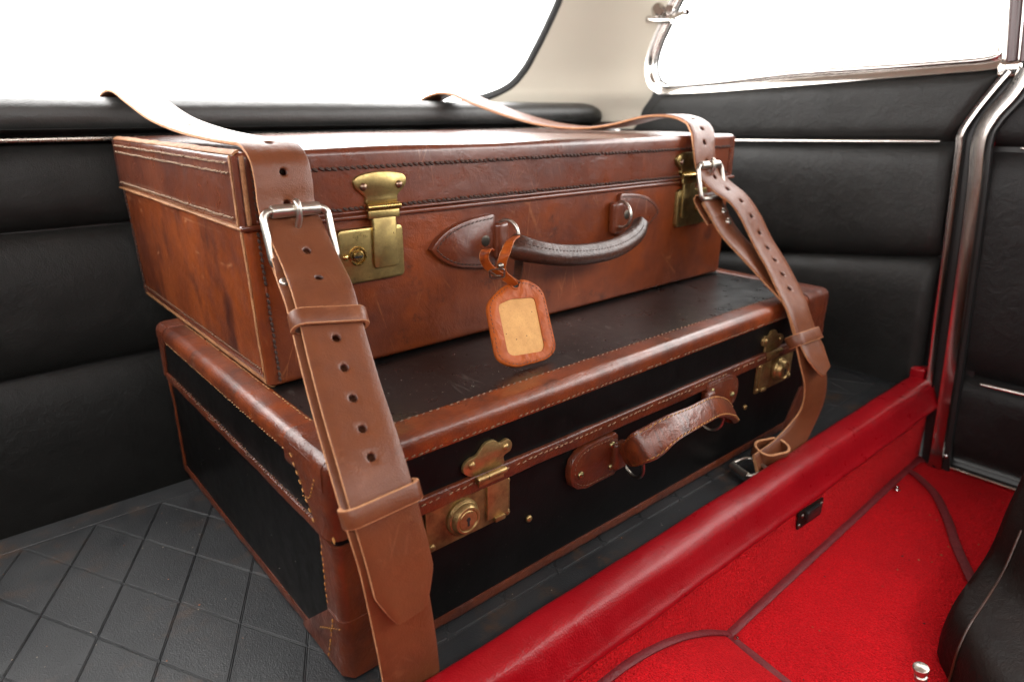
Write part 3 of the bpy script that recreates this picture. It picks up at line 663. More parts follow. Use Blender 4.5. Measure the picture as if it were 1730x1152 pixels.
q = MB(); eLT.strip(q, .02, LD-.01, va(eLT, .021), vb(eLT, .0135), .0016, 80, 16, wav=.00018); q.build('side_edging', trim_leather, lid_o, 60)
q = MB(); eRT.strip(q, .02, LD-.01, va(eRT, .021), vb(eRT, .0135), .0016, 60, 16, wav=.00018); q.build('side_edging', trim_leather, lid_o, 60)
q = MB(); eBT.strip(q, .02, LL-.02, va(eBT, .021), vb(eBT, .0135), .0016, 60, 16); q.build('rear_edging', trim_leather, lid_o, 60)
q = MB(); eFT.stitches(q, .05, LL-.05, va(eFT, .0215), .0017, .0058, .04, l=.0040, w=.0006, h=.0007); eFT.stitches(q, .05, LL-.05, vb(eFT, .0128), .0017, .0054, .04, l=.0042, w=.0006, h=.0007)
q.build('edging_stitches', thread_brown, lid_o, kind='stuff')
q = MB(); eLT.stitches(q, .055, LD-.03, va(eLT, .0188), .0017, .0050, .06, l=.0032, w=.00035, h=.0004); eLT.stitches(q, .055, LD-.03, vb(eLT, .0118), .0017, .0045, .05, l=.0030, w=.00035, h=.0004); q.build('side_stitches', thread_tan, lid_o, kind='stuff')
def lid_cap(ev, et, ef, sgn):               # leather cap over one lid corner
    q = MB(); L0 = LL if sgn < 0 else 0
    ev.strip(q, LB+.003, LH-.003, lambda u: va(ev, .014+.042*((u-LB)/(LH-LB))**.75), lambda u: vb(ev, .042+.008*((u-LB)/(LH-LB))), .0024, 24, 22, wav=.0008)
    et.strip(q, .004, .058, va(et, .044), vb(et, .020), .0025, 22, 22, wav=.0006)
    ef.strip(q, (.004 if sgn > 0 else LL-.050), (.050 if sgn > 0 else LL-.004), va(ef, .046), vb(ef, .020), .0026, 22, 22, wav=.0006)
    c = V(r6 if sgn > 0 else LL-r6, r6, LH-r6); R = r6+.0023
    q.grid([[c+R*V(cos(a)*cos(b)*-sgn, -sin(a)*cos(b), sin(b)) for a in np.linspace(-.1, pi/2+.1, 9)] for b in np.linspace(-.1, pi/2, 9)])
    return q.build('corner_cap', cap_leather, lid_o, 60)
capL = lid_cap(eVL, eLT, eFT, 1); lid_cap(eVR, eRT, eFT, -1)
q = MB(); eVB.strip(q, LB+.003, LH-.003, lambda u: va(eVB, .012+.014*((u-LB)/(LH-LB))), vb(eVB, .02), .0022, 16, 14, wav=.0006); eBT.strip(q, .003, .03, va(eBT, .03), vb(eBT, .015), .0022, 10, 12); eLT.strip(q, LD-.026, LD-.003, va(eLT, .028), vb(eLT, .016), .0023, 10, 12); q.build('corner_cap', cap_leather, lid_o, 60)
q = MB(); eVL.stitches(q, LB+.006, LH-.008, lambda u: va(eVL, .0115+.042*((u-LB)/(LH-LB))**.75), .0026, .0048, .05, l=.0038, w=.0005, h=.0006)
stitch_path(q, [V(-.0028, .036, .128), V(-.0028, .024, .131), V(-.0028, .013, .150)], V(-1, 0, 0), .0042, l=.003, w=.0004, h=.0005)
eVL.stitches(q, LB+.006, LH-.016, vb(eVL, .039), .0026, .0048, 0, l=.0038, w=.0005, h=.0006)
for k in range(3): eVL.stitches(q, LB+.0035+k*.0006, LB+.0036+k*.0006, 0, .003, .00005)
q.build('cap_stitches', thread_gold, capL, kind='stuff')
# rim band between lid and base
q = MB(); rbox(q, (.030, -.0034, .1040), (LL-.03, .002, .1168), .0016, (60, 1, 2), 2, disp=lambda p: wob(p[0], 0, p[2], 25, .0006)); rimF = q.build('rim_band', cap_leather, lid_o, 60)
q = MB(); rbox(q, (-.0022, .012, .1080), (.002, LD-.012, .1150), .0012, (1, 40, 2), 2, disp=lambda p: wob(0, p[1], p[2], 30, .0009)); q.build('rim_band', cap_leather, lid_o, 60)
q = MB(); rbox(q, (LL-.002, .020, .1045), (LL+.0034, LD-.012, .1160), .0016, (1, 30, 2), 2); q.build('rim_band', cap_leather, lid_o, 60)
q = MB(); stitch_row(q, (.06, -.0036, .1125), (LL-.05, -.0036, .1125), (0, -1, 0), .0056, .0003, .08, l=.0044, w=.0006, h=.0006); q.build('rim_stitches', thread_rim, rimF, kind='stuff')
q = MB(); stitch_row(q, (-.0022, .02, .1170), (-.0022, LD-.03, .1170), (-1, 0, 0), .0040, .0005, .05, l=.0034, w=.0005, h=.0006, sk=1.2)
for k in range(20):
    y = random.uniform(.05, .33); p = V(-.0028, y, .1150+random.uniform(-.0005, .001)); tube(q, cr([p, p+V(-.0012, random.gauss(0, .0014), random.uniform(.0003, .0022)), p+V(-.0006, random.gauss(0, .003), random.uniform(-.001, .003))], 4), .00016, 4)
q.build('frayed_stitches', thread_brown, lid_o, kind='stuff')
# base corners and binding
bVL = Edge((.002, .002, 0), (0, 0, 1), (0, 1, 0), (1, 0, 0), .004); bVR = Edge((LL-.002, .002, 0), (0, 0, 1), (0, 1, 0), (-1, 0, 0), .004); bVB = Edge((.002, LD-.002, 0), (0, 0, 1), (0, -1, 0), (1, 0, 0), .004)
bF = Edge((0, .002, .0008), (1, 0, 0), (0, 1, 0), (0, 0, 1), .003); bL = Edge((.002, 0, .0008), (0, 1, 0), (1, 0, 0), (0, 0, 1), .003); bR = Edge((LL-.002, 0, .0008), (0, 1, 0), (-1, 0, 0), (0, 0, 1), .003)
for ev in (bVL, bVR):
    q = MB(); ev.strip(q, .040, .1045, va(ev, .0225), vb(ev, .027), .0016, 20, 18, wav=.0006); q.build('corner_strip', cap_leather, base_o, 60)
    q = MB(); ev.strip(q, .002, .0475, lambda u: va(ev, .020+.052*max(0, 1-u/.046)**1.0), lambda u: vb(ev, .034+.03*max(0, 1-u/.046)), .0026, 20, 22, wav=.0006); cap = q.build('corner_cap', cap_leather, base_o, 60)
    if ev is bVL:
        q = MB(); ev.stitches(q, .004, .046, lambda u: va(ev, .010+.016*max(0, 1-u/.046)), .0029, .0048, 0, l=.0038, w=.00045, h=.0006)
        stitch_path(q, [ev.at(.043, va(ev, d), .0028)-V(0, 0, (d-.001)*.62) for d in np.linspace(.002, .035, 8)], V(-1, 0, 0), .0045, l=.0036, w=.00045, h=.0006)
        q.build('cap_stitches', thread_gold, cap, kind='stuff')
q = MB(); bVL.stitches(q, .05, .103, va(bVL, .0195), .0018, .0045, .04, l=.0032, w=.0004, h=.0005); bVL.stitches(q, .05, .103, vb(bVL, .024), .0018, .0045, .04, l=.0032, w=.0004, h=.0005); q.build('strip_stitches', thread_gold, base_o, kind='stuff')
q = MB(); bVB.strip(q, .002, .106, va(bVB, .010), vb(bVB, .012), .0014, 24, 12, wav=.001); q.build('corner_strip', trim_leather, base_o, 60)
q = MB(); bF.strip(q, .03, LL-.03, va(bF, .008), vb(bF, .0095), .0014, 90, 10, wav=.0006); q.build('bottom_binding', cap_leather, base_o, 60)
q = MB(); bL.strip(q, .03, LD-.004, va(bL, .008), vb(bL, .0085), .0014, 60, 10, wav=.0007); q.build('bottom_binding', cap_leather, base_o, 60)
q = MB(); bR.strip(q, .03, LD-.004, va(bR, .008), vb(bR, .0085), .0014, 60, 10, wav=.0007); q.build('bottom_binding', cap_leather, base_o, 60)
for x, z in ((.1621, .056), (.4756, .0584)):
    q = MB(); rivet(q, (x, .0015, z), (0, -1, 0), .0030, .002); q.build('stud', brass_old, base_o)
FY = V(0, -1, 0)
def lock_old(cx, sg):
    X = lambda d: cx+sg*d                   # d measured from the lock centre, positive towards the flap side
    q = MB(); plate(q, rrect(.075, .0400, .0012, 3), (cx, .0015, .0902), (1, 0, 0), (0, 0, 1), .0024, .0006, n=FY); lk = q.build('lock_plate', brass_rust, lc)
    q = MB(); plate(q, rrect(.020, .0360, .0006, 2), (X(.0245), -.0008, .0935), (1, 0, 0), (0, 0, 1), .0022, .0005, n=FY); q.build('hasp', brass_old, lk)
    q = MB(); plate(q, rrect(.010, .004, .001, 2), (X(.0255), -.001, .0738), (1, 0, 0), (0, 0, 1), .0035, .0006, n=FY); q.build('hasp_tip', brass_old, lk)
    o = V(X(-.0075), -.0009, .0885)
    q = MB(); lathe(q, [(.0136, 0), (.0136, .002), (.0126, .0036), (.0118, .0040), (.0112, .0068), (.0100, .0082), (.0086, .0084), (.0080, .0074), (.0076, .0074), (.0070, .0080), (.0045, .0082), (0, .0082)], o, FY, 36); cyl = q.build('key_barrel', brass_old, lk, 30)
    q = MB(); plate(q, [(.0017*cos(a), .0017*sin(a)+.001) for a in np.linspace(-1.0, pi+1.0, 14)]+[(-.0009, -.0042), (.0009, -.0042)], o+FY*.0080, (1, 0, 0), (0, 0, 1), .0005, .0001, n=FY); q.build('keyhole', black_hole, cyl)
    for dx, dz in ((-.0335, .016), (-.0335, -.016), (.0345, .011), (.0345, -.016)):
        q = MB(); rivet(q, (X(dx), -.0008, .0902+dz), FY, .0027, .0019); q.build('rivet', brass_old, lk)
    # shaped upper plate
    out = smooth_outline([(-.0120, -.0045), (-.0215, .0005), (-.0225, .0065), (-.0175, .0105), (-.0105, .0115), (-.003, .0180), (.005, .0180), (.0105, .0140), (.0170, .0150), (.0215, .0110), (.0205, .0050), (.0140, .0025), (.0125, -.0045)], 65)
    out = [(sg*p[0], p[1]) for p in out]
    q = MB(); plate(q, out, (X(.0165), -.0004, .1210), (1, 0, 0), (0, 0, 1), .0024, .0006, n=FY); up = q.build('catch_plate', brass_old, lk)
    for dx, dz in ((-.0155, .0055), (.0155, .0095)):
        q = MB(); rivet(q, (X(.0165+dx), -.0026, .1210+dz), FY, .0028, .002); q.build('rivet', brass_old, up)
    for a, b in ((-.0135, -.0045), (-.0040, .0125)):
        q = MB(); tube(q, [V(X(.0165+a), -.0058, .1148), V(X(.0165+b), -.0058, .1148)], .0027, 14); q.build('hinge_knuckle', brass_old, up)
    q = MB(); rbox(q, (X(.0165)-.0115, -.0058, .1085), (X(.0165)+.0115, -.0040, .1148), .0006, (1, 1, 1), 2); q.build('hinge_leaf', brass_old, lk)
    return lk
lock_old(.1030, 1); lock_old(.5270, -1)
# handle: two mounts, wire rings, stitched grip
def mount_old(cx, sg, zc=.0835):
    out = [(-.031, -.004), (-.031, .004), (-.0285, .0115), (-.0225, .0168), (-.012, .0200), (.0235, .0200), (.0265, .0170), (.0265, -.0170), (.0235, -.0200), (-.012, -.0200), (-.0225, -.0168), (-.0285, -.0115)]; out = [(sg*p[0], p[1]) for p in out]
    q = MB(); plate(q, out, (cx, .0015, zc), (1, 0, 0), (0, 0, 1), .0062, .0014, n=FY); mt = q.build('handle_mount', cap_leather, lc, 40)
    q = MB(); rbox(q, (min(cx+sg*.018, cx+sg*.0335), -.0105, zc-.0135), (max(cx+sg*.018, cx+sg*.0335), -.003, zc+.0125), .0035, (2, 2, 4), 3); q.build('ring_loop', cap_leather, mt)
    for dx, dz in ((.0185, .0105), (.0185, -.0105), (-.0195, -.004)):
        q = MB(); rivet(q, (cx+sg*dx, -.0046, zc+dz), FY, .0033, .0022); q.build('rivet', gold_old, mt)
    q = MB(); stitch_path(q, [V(cx+p[0]*.84, -.0049, zc+p[1]*.84) for p in out[:6]], FY, .0042, l=.003, w=.0003, h=.0003); stitch_path(q, [V(cx+p[0]*.84, -.0049, zc+p[1]*.84) for p in out[8:]], FY, .0042, l=.003, w=.0003, h=.0003); q.build('mount_stitches', thread_brown, mt, kind='stuff')
    c = V(cx+sg*.0335, -.016, zc-.006); ax = nz((sg*.95, -.1, .12)); a = nz(np.cross(ax, V(0, 0, 1))); b = np.cross(ax, a)
    q = MB(); tube(q, [c+(a*cos(t)*.0125+b*sin(t)*.0150) for t in np.linspace(0, 2*pi, 28, endpoint=False)], .0015, 8, True); q.build('wire_ring', steel_dark, mt)
    return mt
mount_old(.2330, 1, .0820); mount_old(.4160, -1, .0905)
q = MB(); yy = -.036
ct = [(V(.2560, -.014, .0880), .75), (ony((1066, 766), -.026), .80), (ony((1080, 757), -.036), .95), (ony((1100, 747), -.042), .98), (ony((1133, 724), -.046), .82), (ony((1170, 706), -.047), .72), (ony((1206, 688), -.044), .72), (ony((1228, 690), -.036), .70), (ony((1236, 700), -.026), .65), (V(.3900, -.014, .0900), .6)]
P = np.array(cr([np.r_[c, s_] for c, s_ in ct], 70)); T, _, _ = frames(P[:, :3]); wv0 = nz((.0, .62, .8)); rows = []; eL = []; eR = []
for p, t in zip(P, T):
    w_ = nz(wv0-t*(wv0@t)); n_ = nz(np.cross(t, w_)); hw = .0132*p[3]; th = .0034
    rows.append([p[:3]+w_*a*hw+n_*b*th for a, b in ((-1, -.7), (-1.05, 0), (-1.0, .7), (-.86, .80), (-.5, .95), (0, 1.05), (.5, .95), (.86, .80), (1.0, .7), (1.05, 0), (1, -.7), (.5, -.8), (0, -.9), (-.5, -.8))]); eL.append(p[:3]-w_*hw*.86+n_*.0034); eR.append(p[:3]+w_*hw*.86+n_*.0034)
q.grid(rows, 0, closed_v=True); k = len(q.v); q.f += [tuple(range(k-14, k)), tuple(range(k-14*71, k-14*70))[::-1]]; q.m += [0, 0]
grip = q.build('handle_grip', handle_brown, lc, 50)
q = MB(); stitch_path(q, eL[8:-6], lambda p: V(0, -.8, .6), .0046, l=.0036, w=.0005, h=.0006); stitch_path(q, eR[8:-6], lambda p: V(0, -.8, .6), .0046, l=.0036, w=.0005, h=.0006); q.build('grip_stitches', thread_gold, grip, kind='stuff')

# ================================================================== UPPER SUITCASE (brown leather)
UX, UY, UZ, UL, UD, UH, ULD = .0140, .1305, LH+.0017, .601, .3600, .1705, .1190
uc = thing('leather_suitcase', 'russet brown leather suitcase with brass locks resting on the black one', 'suitcase', (UX+UL/2, UY+UD/2, UZ))
def utap(p): t = (UZ+.13-p[2])/.13; t = max(0, min(1, t)); p = p.copy(); p[0] += .0036*t*(1 if p[0] < UX+UL/2 else -1); return p
usag = lambda p: wob(p[0]+4, p[1], p[2], 8, .0020)
m_ = MB(); rbox(m_, (UX+.0018, UY+.0018, UZ), (UX+UL-.0018, UY+UD-.0018, UZ+ULD+.006), .005, (46, 28, 10), 4, disp=lambda p: wob(p[0]+4, p[1], p[2], 9, .0012), taper=utap, mat_fn=lambda p, a, s_: 1 if a == 0 else 0); ub = m_.build('body', [case_leather, side_leather], uc, 50)
m_ = MB(); rbox(m_, (UX, UY, UZ+ULD), (UX+UL, UY+UD, UZ+UH), .0055, (60, 36, 6), 4, disp=usag); ul = m_.build('lid', lid_leather, uc, 50)
zt = UZ+UH; zb = UZ+ULD
# worn welt along the lid's top edge on the side, corner welts, stitched seams
uLT = Edge((UX, UY, zt), (0, 1, 0), (1, 0, 0), (0, 0, -1), .0055)
q = MB(); uLT.strip(q, .003, UD-.003, va(uLT, .0052), vb(uLT, .0024), .0010, 70, 8, mi=0, mi_edge=0, wav=.0008); q.build('top_welt', raw_edge, ul, 60)
uVL = Edge((UX, UY, 0), (0, 0, 1), (0, 1, 0), (1, 0, 0), .0055)
q = MB(); uVL.strip(q, zb+.001, zt-.003, va(uVL, .0062), va(uVL, .0092), .0010, 14, 3); uVL.strip(q, zb+.001, zt-.003, vb(uVL, .0034), vb(uVL, .0064), .0010, 14, 3); q.build('corner_welt', raw_edge, ul, 60)
q = MB(); uVL.strip(q, zb+.001, zt-.003, va(uVL, .0042), vb(uVL, .0026), .0010, 14, 8); q.build('corner_facing', lid_leather, ul, 60)
q = MB(); uVL.stitches(q, zb+.003, zt-.01, vb(uVL, .0105), .0004, .0036, 0, l=.0032, w=.0007, h=.0007); q.build('corner_stitches', thread_dark, ul, kind='stuff')
q = MB(); stitch_row(q, (UX+.018, UY-.0012, UZ+.1560), (UX+UL-.012, UY-.0012, UZ+.1560), (0, -1, 0), .0050, .0002, 0, l=.0056, w=.0013, h=.0011, sk=-.45)
stitch_row(q, (UX+.018, UY-.0012, UZ+.1262), (UX+UL-.012, UY-.0012, UZ+.1262), (0, -1, 0), .0047, .0002, 0, l=.0052, w=.0012, h=.0011, sk=-.45); q.build('lid_stitches', thread_dark, ul, kind='stuff')
q = MB()
for z_, pt in ((.1625, .0042), (.1560, .0042), (.1255, .0040)): stitch_row(q, (UX-.0013, UY+.012, UZ+z_), (UX-.0013, UY+UD-.01, UZ+z_), (-1, 0, 0), pt, .0002, 0, l=.0036, w=.0008, h=.0009, sk=.35)
q.build('side_stitches', thread_pale, ul, kind='stuff')
q = MB(); rbox(q, (UX+.010, UY-.0012, UZ+.1222), (UX+UL-.004, UY+.002, UZ+.1243), .0009, (60, 1, 1), 2, disp=lambda p: wob(p[0], 0, 0, 20, .0005)); q.build('rim_bead', lid_leather, ul, 60)
q = MB(); rbox(q, (UX-.0015, UY-.0022, zb-.0012), (UX+UL+.0015, UY+.003, zb+.0022), .0012, (70, 1, 1), 2, disp=lambda p: wob(p[0], 0, 0, 18, .0006)); q.build('rim_bead', lid_leather, ul, 60)
q = MB(); rbox(q, (UX-.0020, UY-.001, zb-.0008), (UX+.003, UY+UD, zb+.0012), .0009, (1, 40, 1), 2, disp=lambda p: wob(0, p[1], 0, 18, .0008)); q.build('rim_bead', raw_edge, ul, 60)
ubVL = Edge((UX+.0018, UY+.0018, 0), (0, 0, 1), (0, 1, 0), (1, 0, 0), .005)
class Lean(Edge):
    def at(s, u, v, h=0): return utap(Edge.at(s, u, v, h))
bv = Lean((UX+.0018, UY+.0018, 0), (0, 0, 1), (0, 1, 0), (1, 0, 0), .005)
q = MB(); bv.strip(q, UZ+.003, zb-.001, va(bv, .0055), va(bv, .0090), .0011, 30, 3, wav=.0003); q.build('corner_welt', raw_edge, ub, 60)
q = MB(); bv.strip(q, UZ+.003, zb-.001, va(bv, .0035), vb(bv, .0085), .0012, 30, 10, mi=0, wav=.0004); q.build('corner_facing', case_leather, ub, 60)
q = MB(); bv.stitches(q, UZ+.004, zb-.003, vb(bv, .0078), .0016, .0042, .02, l=.0044, w=.0011, h=.0011); q.build('corner_stitches', thread_dark, ub, kind='stuff')
bl = Lean((UX+.0018, UY, UZ), (0, 1, 0), (1, 0, 0), (0, 0, 1), .005)
q = MB(); bl.strip(q, .006, UD-.004, va(bl, .006), vb(bl, .0060), .0010, 50, 8, wav=.0004); q.build('bottom_welt', raw_edge, ub, 60)
q = MB(); bl.strip(q, .008, UD-.004, vb(bl, .0064), vb(bl, .0125), .0012, 50, 4, wav=.0004); q.build('bottom_band', lid_leather, ub, 60)
q = MB(); bl.stitches(q, .012, UD-.006, vb(bl, .0128), .0009, .0042, .03, l=.0038, w=.0007, h=.0008); q.build('bottom_stitches', thread_brown, ub, kind='stuff')
rv = Lean((UX+.0018, UY+UD-.0018, 0), (0, 0, 1), (0, -1, 0), (1, 0, 0), .005)
q = MB(); rv.strip(q, UZ+.004, zb-.001, va(rv, .007), vb(rv, .006), .0012, 30, 8, wav=.0005); q.build('corner_welt', welt_dark, ub, 60)
q = MB(); rv.stitches(q, UZ+.006, zb-.002, va(rv, .0085), .0010, .0044, .03, l=.0038, w=.0008, h=.0009); q.build('corner_stitches', thread_dark, ub, kind='stuff')
urv = Edge((UX, UY+UD, 0), (0, 0, 1), (0, -1, 0), (1, 0, 0), .0055)
q = MB(); urv.strip(q, zb+.002, zt-.003, va(urv, .006), vb(urv, .006), .0012, 14, 8, wav=.0005); q.build('corner_welt', welt_dark, ul, 60)
rr_ = Edge((UX+UL, UY, 0), (0, 0, 1), (0, 1, 0), (-1, 0, 0), .0055)
q = MB(); rr_.strip(q, zb+.002, zt-.004, vb(rr_, .002), vb(rr_, .012), .0010, 14, 5, wav=.0003); q.build('corner_facing', lid_leather, ul, 60)
q = MB(); rr_.stitches(q, zb+.004, zt-.006, vb(rr_, .0095), .0012, .0036, 0, l=.0030, w=.0006, h=.0006); q.build('corner_stitches', thread_dark, ul, kind='stuff')

LYF = UY-.0008
def lock_brass(cx, sg):
    X = lambda d: cx+sg*d
    q = MB(); plate(q, rrect(.0570, .0420, .0045, 5), (cx, UY+.0020, .2545), (1, 0, 0), (0, 0, 1), .0058, .0016, n=FY); lk = q.build('lock_plate', brass, uc, 40)
    yf_ = UY+.0020-.0058
    q = MB(); plate(q, rrect(.0215, .0400, .0028, 4), (X(.0110), yf_+.0004, .2630), (1, 0, 0), (0, 0, 1), .0024, .0008, n=FY); q.build('hasp', brass, lk, 40)
    o = V(X(-.0130), yf_+.0003, .2548)
    q = MB(); lathe(q, [(.0075, 0), (.0075, .0012), (.0066, .0022), (.0058, .0022), (.0054, .0010), (.0048, .0010), (.0046, .0022), (.0036, .0032), (0, .0034)], o, FY, 30); ke = q.build('key_barrel', brass_bright, lk, 30)
    q = MB(); plate(q, rrect(.0076, .0017, .0006, 2), o+FY*.0033+V(-.0012, 0, 0), (1, 0, 0), (0, 0, 1), .0006, .0001, n=FY); q.build('key_slot', black_hole, ke)
    q = MB(); rivet(q, (X(-.0235), yf_, .2550), FY, .0026, .0022); q.build('rivet', brass_bright, lk)
    out = smooth_outline([(-.0120, -.0115), (-.0145, -.0060), (-.0215, .0005), (-.0230, .0060), (-.0195, .0100), (-.010, .0122), (0, .0128), (.010, .0122), (.0195, .0100), (.0230, .0060), (.0215, .0005), (.0145, -.0060), (.0120, -.0115)], 65)
    q = MB(); plate(q, out, (X(.0115), UY+.0012, .3040), (1, 0, 0), (0, 0, 1), .0046, .0017, n=FY); up = q.build('catch_plate', brass, lk, 40)
    for d in (-.0155, .0155):
        q = MB(); rivet(q, (X(.0115)+d, UY-.0032, .3060), FY, .0030, .0024); q.build('rivet', bronze_rivet, up)
    for a, b in ((-.0145, -.0078), (-.0076, .0076), (.0078, .0145)):
        q = MB(); tube(q, [V(X(.0115)+a, UY-.0050, .2905), V(X(.0115)+b, UY-.0050, .2905)], .0027, 14); q.build('hinge_knuckle', brass_bright, up)
    q = MB(); rbox(q, (X(.0115)-.0138, UY-.0060, .2815), (X(.0115)+.0138, UY-.0030, .2882), .0012, (1, 1, 1), 2); q.build('hinge_leaf', brass, lk)
lock_brass(.1095, 1); lock_brass(.5300, -1)
def mount(cx, sg, zc):                      # almond shaped handle mount, tip at cx
    top = [(0, 0), (.008, .0085), (.022, .0165), (.042, .0215), (.066, .0238)]; pr = cr([V(*p, 0) for p in top], 16)
    out = [(p[0], p[1]) for p in pr]+[(.069, .022), (.069, -.022)]+[(p[0], -p[1]) for p in pr[::-1]][:-1]; out = [(sg*a, b) for a, b in out]
    q = MB(); plate(q, out, (cx, UY+.0020, zc), (1, 0, 0), (0, 0, 1), .0062, .0016, n=FY); mt = q.build('handle_mount', lid_leather, uc, 40)
    q = MB(); rbox(q, (min(cx+sg*.067, cx+sg*.082), UY-.0085, zc-.017), (max(cx+sg*.067, cx+sg*.082), UY+.001, zc+.016), .0035, (2, 2, 4), 3); q.build('ring_loop', lid_leather, mt, 50)
    q = MB(); rivet(q, (cx+sg*.0575, UY-.0040, zc+.001), FY, .0050, .0008); q.build('rivet', rivet_dark, mt)
    for s2 in (1, -1):
        pass
    q = MB(); lo = [V(cx+sg*(p[0]*.93+.005), UY-.0045, zc+s2*p[1]*.86) for s2 in (1,) for p in pr]; stitch_path(q, lo, FY, .0042, l=.0040, w=.0006, h=.0006, sk=.2)
    lo = [V(cx+sg*(p[0]*.93+.005), UY-.0045, zc-p[1]*.86) for p in pr]; stitch_path(q, lo, FY, .0042, l=.0040, w=.0006, h=.0006, sk=.2); q.build('mount_stitches', thread_dark, mt, kind='stuff')
    return mt
mL = mount(.1640, 1, .2505); mR = mount(.4700, -1, .2555)
def ring(c, ax, a_, b_, r, parent):
    ax = nz(ax); a = nz(np.cross(ax, V(0, 0, 1))); b = np.cross(ax, a); q = MB(); tube(q, [c+a*cos(t)*a_+b*sin(t)*b_ for t in np.linspace(0, 2*pi, 32, endpoint=False)], r, 8, True); return q.build('ring', nickel, parent, 60)
hp = [(V(*ony((862, 412), .108)), .0105), (V(*ony((876, 420), .101)), .0122), (V(*ony((905, 427), .095)), .0112), (V(*ony((945, 432), .092)), .0108), (V(*ony((985, 431), .091)), .0108), (V(*ony((1025, 424), .092)), .0108), (V(*ony((1055, 411), .096)), .0104), (V(*ony((1075, 394), .102)), .0098), (V(*ony((1082, 377), .108)), .0085)]
ring(V(.2405, UY-.0110, .2560), (1, .18, 0), .0130, .0130, .0016, mL); ring(V(.3960, UY-.0110, .2590), (1, -.10, 0), .0130, .0130, .0016, mR)
P = np.array(cr([np.r_[c, r_] for c, r_ in hp], 60)); T, A, B = frames(P[:, :3], ref=(0, .3, 1)); rows = []; seam_l = []
for i, (p, t, a, b) in enumerate(zip(P, T, A, B)):
    r_ = p[3]*.92; row = []
    for k in range(24):
        g = 2*pi*k/24; c_, s_ = cos(g), sin(g)
        rad = r_*(1+(.20*math.exp(-((g-0)/.42)**2)+.20*math.exp(-((g-2*pi)/.42)**2)))*(1-.10*math.exp(-((min(g, 2*pi-g)-.62)/.18)**2))
        row.append(p[:3]+(a*c_*.92+b*s_*1.05)*rad)
    rows.append(row); seam_l.append(p[:3]+(a*cos(.62)*.92+b*sin(.62)*1.05)*r_*.96)
q = MB(); q.grid(rows, 0, closed_v=True, flip=True); k = len(q.v); q.f += [tuple(range(k-24, k))[::-1], tuple(range(k-24*61, k-24*60))]; q.m += [0, 0]
ug = q.build('handle_grip', handle_dark, uc, 60)
q = MB(); stitch_path(q, seam_l[4:-4], lambda p: V(0, -.5, .8), .0042, l=.0034, w=.0005, h=.0005); q.build('grip_stitches', thread_dark, ug, kind='stuff')

# ================================================================== LUGGAGE TAG
TP0, TN = V(.20, .045, .1680), nz((0, -1, .70)); TE, TU = V(1, 0, 0), nz((0, .70, 1))
def onT(q_, off=0): d = ray(q_); p0 = TP0+TN*off; return CAM+d*(((p0-CAM)@TN)/(d@TN))
def tl(q_): p = onT(q_)-TP0; return (p@TE, p@TU)
def round_poly(P, r, k=5):
    out = []; N = len(P)
    for i in range(N):
        p, a, b = V(*P[i]), V(*P[i-1]), V(*P[(i+1) % N]); d1, d2 = nz(a-p), nz(b-p); s_ = min(r, np.linalg.norm(a-p)*.45, np.linalg.norm(b-p)*.45)
        for j in range(k+1): t = j/k; out.append(tuple((p+d1*s_)*(1-t)**2+p*2*t*(1-t)+(p+d2*s_)*t*t))
    return out
tg = thing('luggage_tag', 'orange brown leather luggage tag hanging from the dark grip of the brown case', 'luggage tag', TP0)
outer = [tl(p) for p in [(820, 514), (848, 484), (886, 470), (917, 489), (940, 590), (925, 607), (870, 622), (838, 610)]]; inner = [tl(p) for p in [(840, 516), (862, 506), (902, 503), (919, 586), (914, 594), (866, 602), (857, 597)]]
outer_r, inner_r = round_poly(outer, .0085), round_poly(inner, .004)
def by_angle(P, n, c):
    P = np.array(P+[P[0]]); L = np.r_[0, np.cumsum(np.linalg.norm(np.diff(P, axis=0), axis=1))]; D = np.stack([np.interp(np.linspace(0, L[-1], 2000), L, P[:, k]) for k in (0, 1)], 1); an = np.arctan2(D[:, 1]-c[1], D[:, 0]-c[0]); out = []
    for g in np.linspace(-pi, pi, n, endpoint=False): out.append(D[np.argmin(np.abs((an-g+pi) % (2*pi)-pi))])
    return np.array(out)
cI = np.mean(inner, 0); NA = 96; Oa, Ia = by_angle(outer_r, NA, cI), by_angle(inner_r, NA, cI)
T3 = lambda p, h: TP0+TE*p[0]+TU*p[1]+TN*h
q = MB(); q.grid([[T3(p, -.0014) for p in Oa], [T3(p, .0006) for p in Oa], [T3(p*.96+i_*.04, .0011) for p, i_ in zip(Oa, Ia)], [T3(p*.5+i_*.5, .0013+.0005*noise.noise((p[0]*200, p[1]*200, 1))) for p, i_ in zip(Oa, Ia)], [T3(i_*.96+p*.04, .0012) for p, i_ in zip(Oa, Ia)], [T3(i_, .0010) for i_ in Ia], [T3(i_, .0000) for i_ in Ia]], 0, closed_v=True); q.add([T3(p, -.0014) for p in Oa], [tuple(range(NA))[::-1]])
fr = q.build('tag_frame', tag_leather, tg, 60)
q = MB(); q.add([T3(p*1.02-cI*.02, .0003) for p in Ia], [tuple(range(NA))]); q.build('name_card', card, tg)
q = MB(); stitch_path(q, [T3(p*.80+i_*.20, .0013) for p, i_ in zip(Oa, Ia)], TN, .0036, l=.0028, w=.0003, h=.0003); q.build('frame_stitches', welt_dark, fr, kind='stuff')
q = MB(); lathe(q, [(.0052, .0010), (.0050, .0020), (.0040, .0023), (.0036, .0016), (.0034, .0008)], onT((868, 481)), TN, 18, 0); q.add([onT((868, 481))+TN*.0013+.0036*(TE*cos(a)+TU*sin(a)) for a in np.linspace(0, 2*pi, 16, endpoint=False)], [tuple(range(16))], 1); q.build('tag_eye', [tag_leather, black_hole], fr)
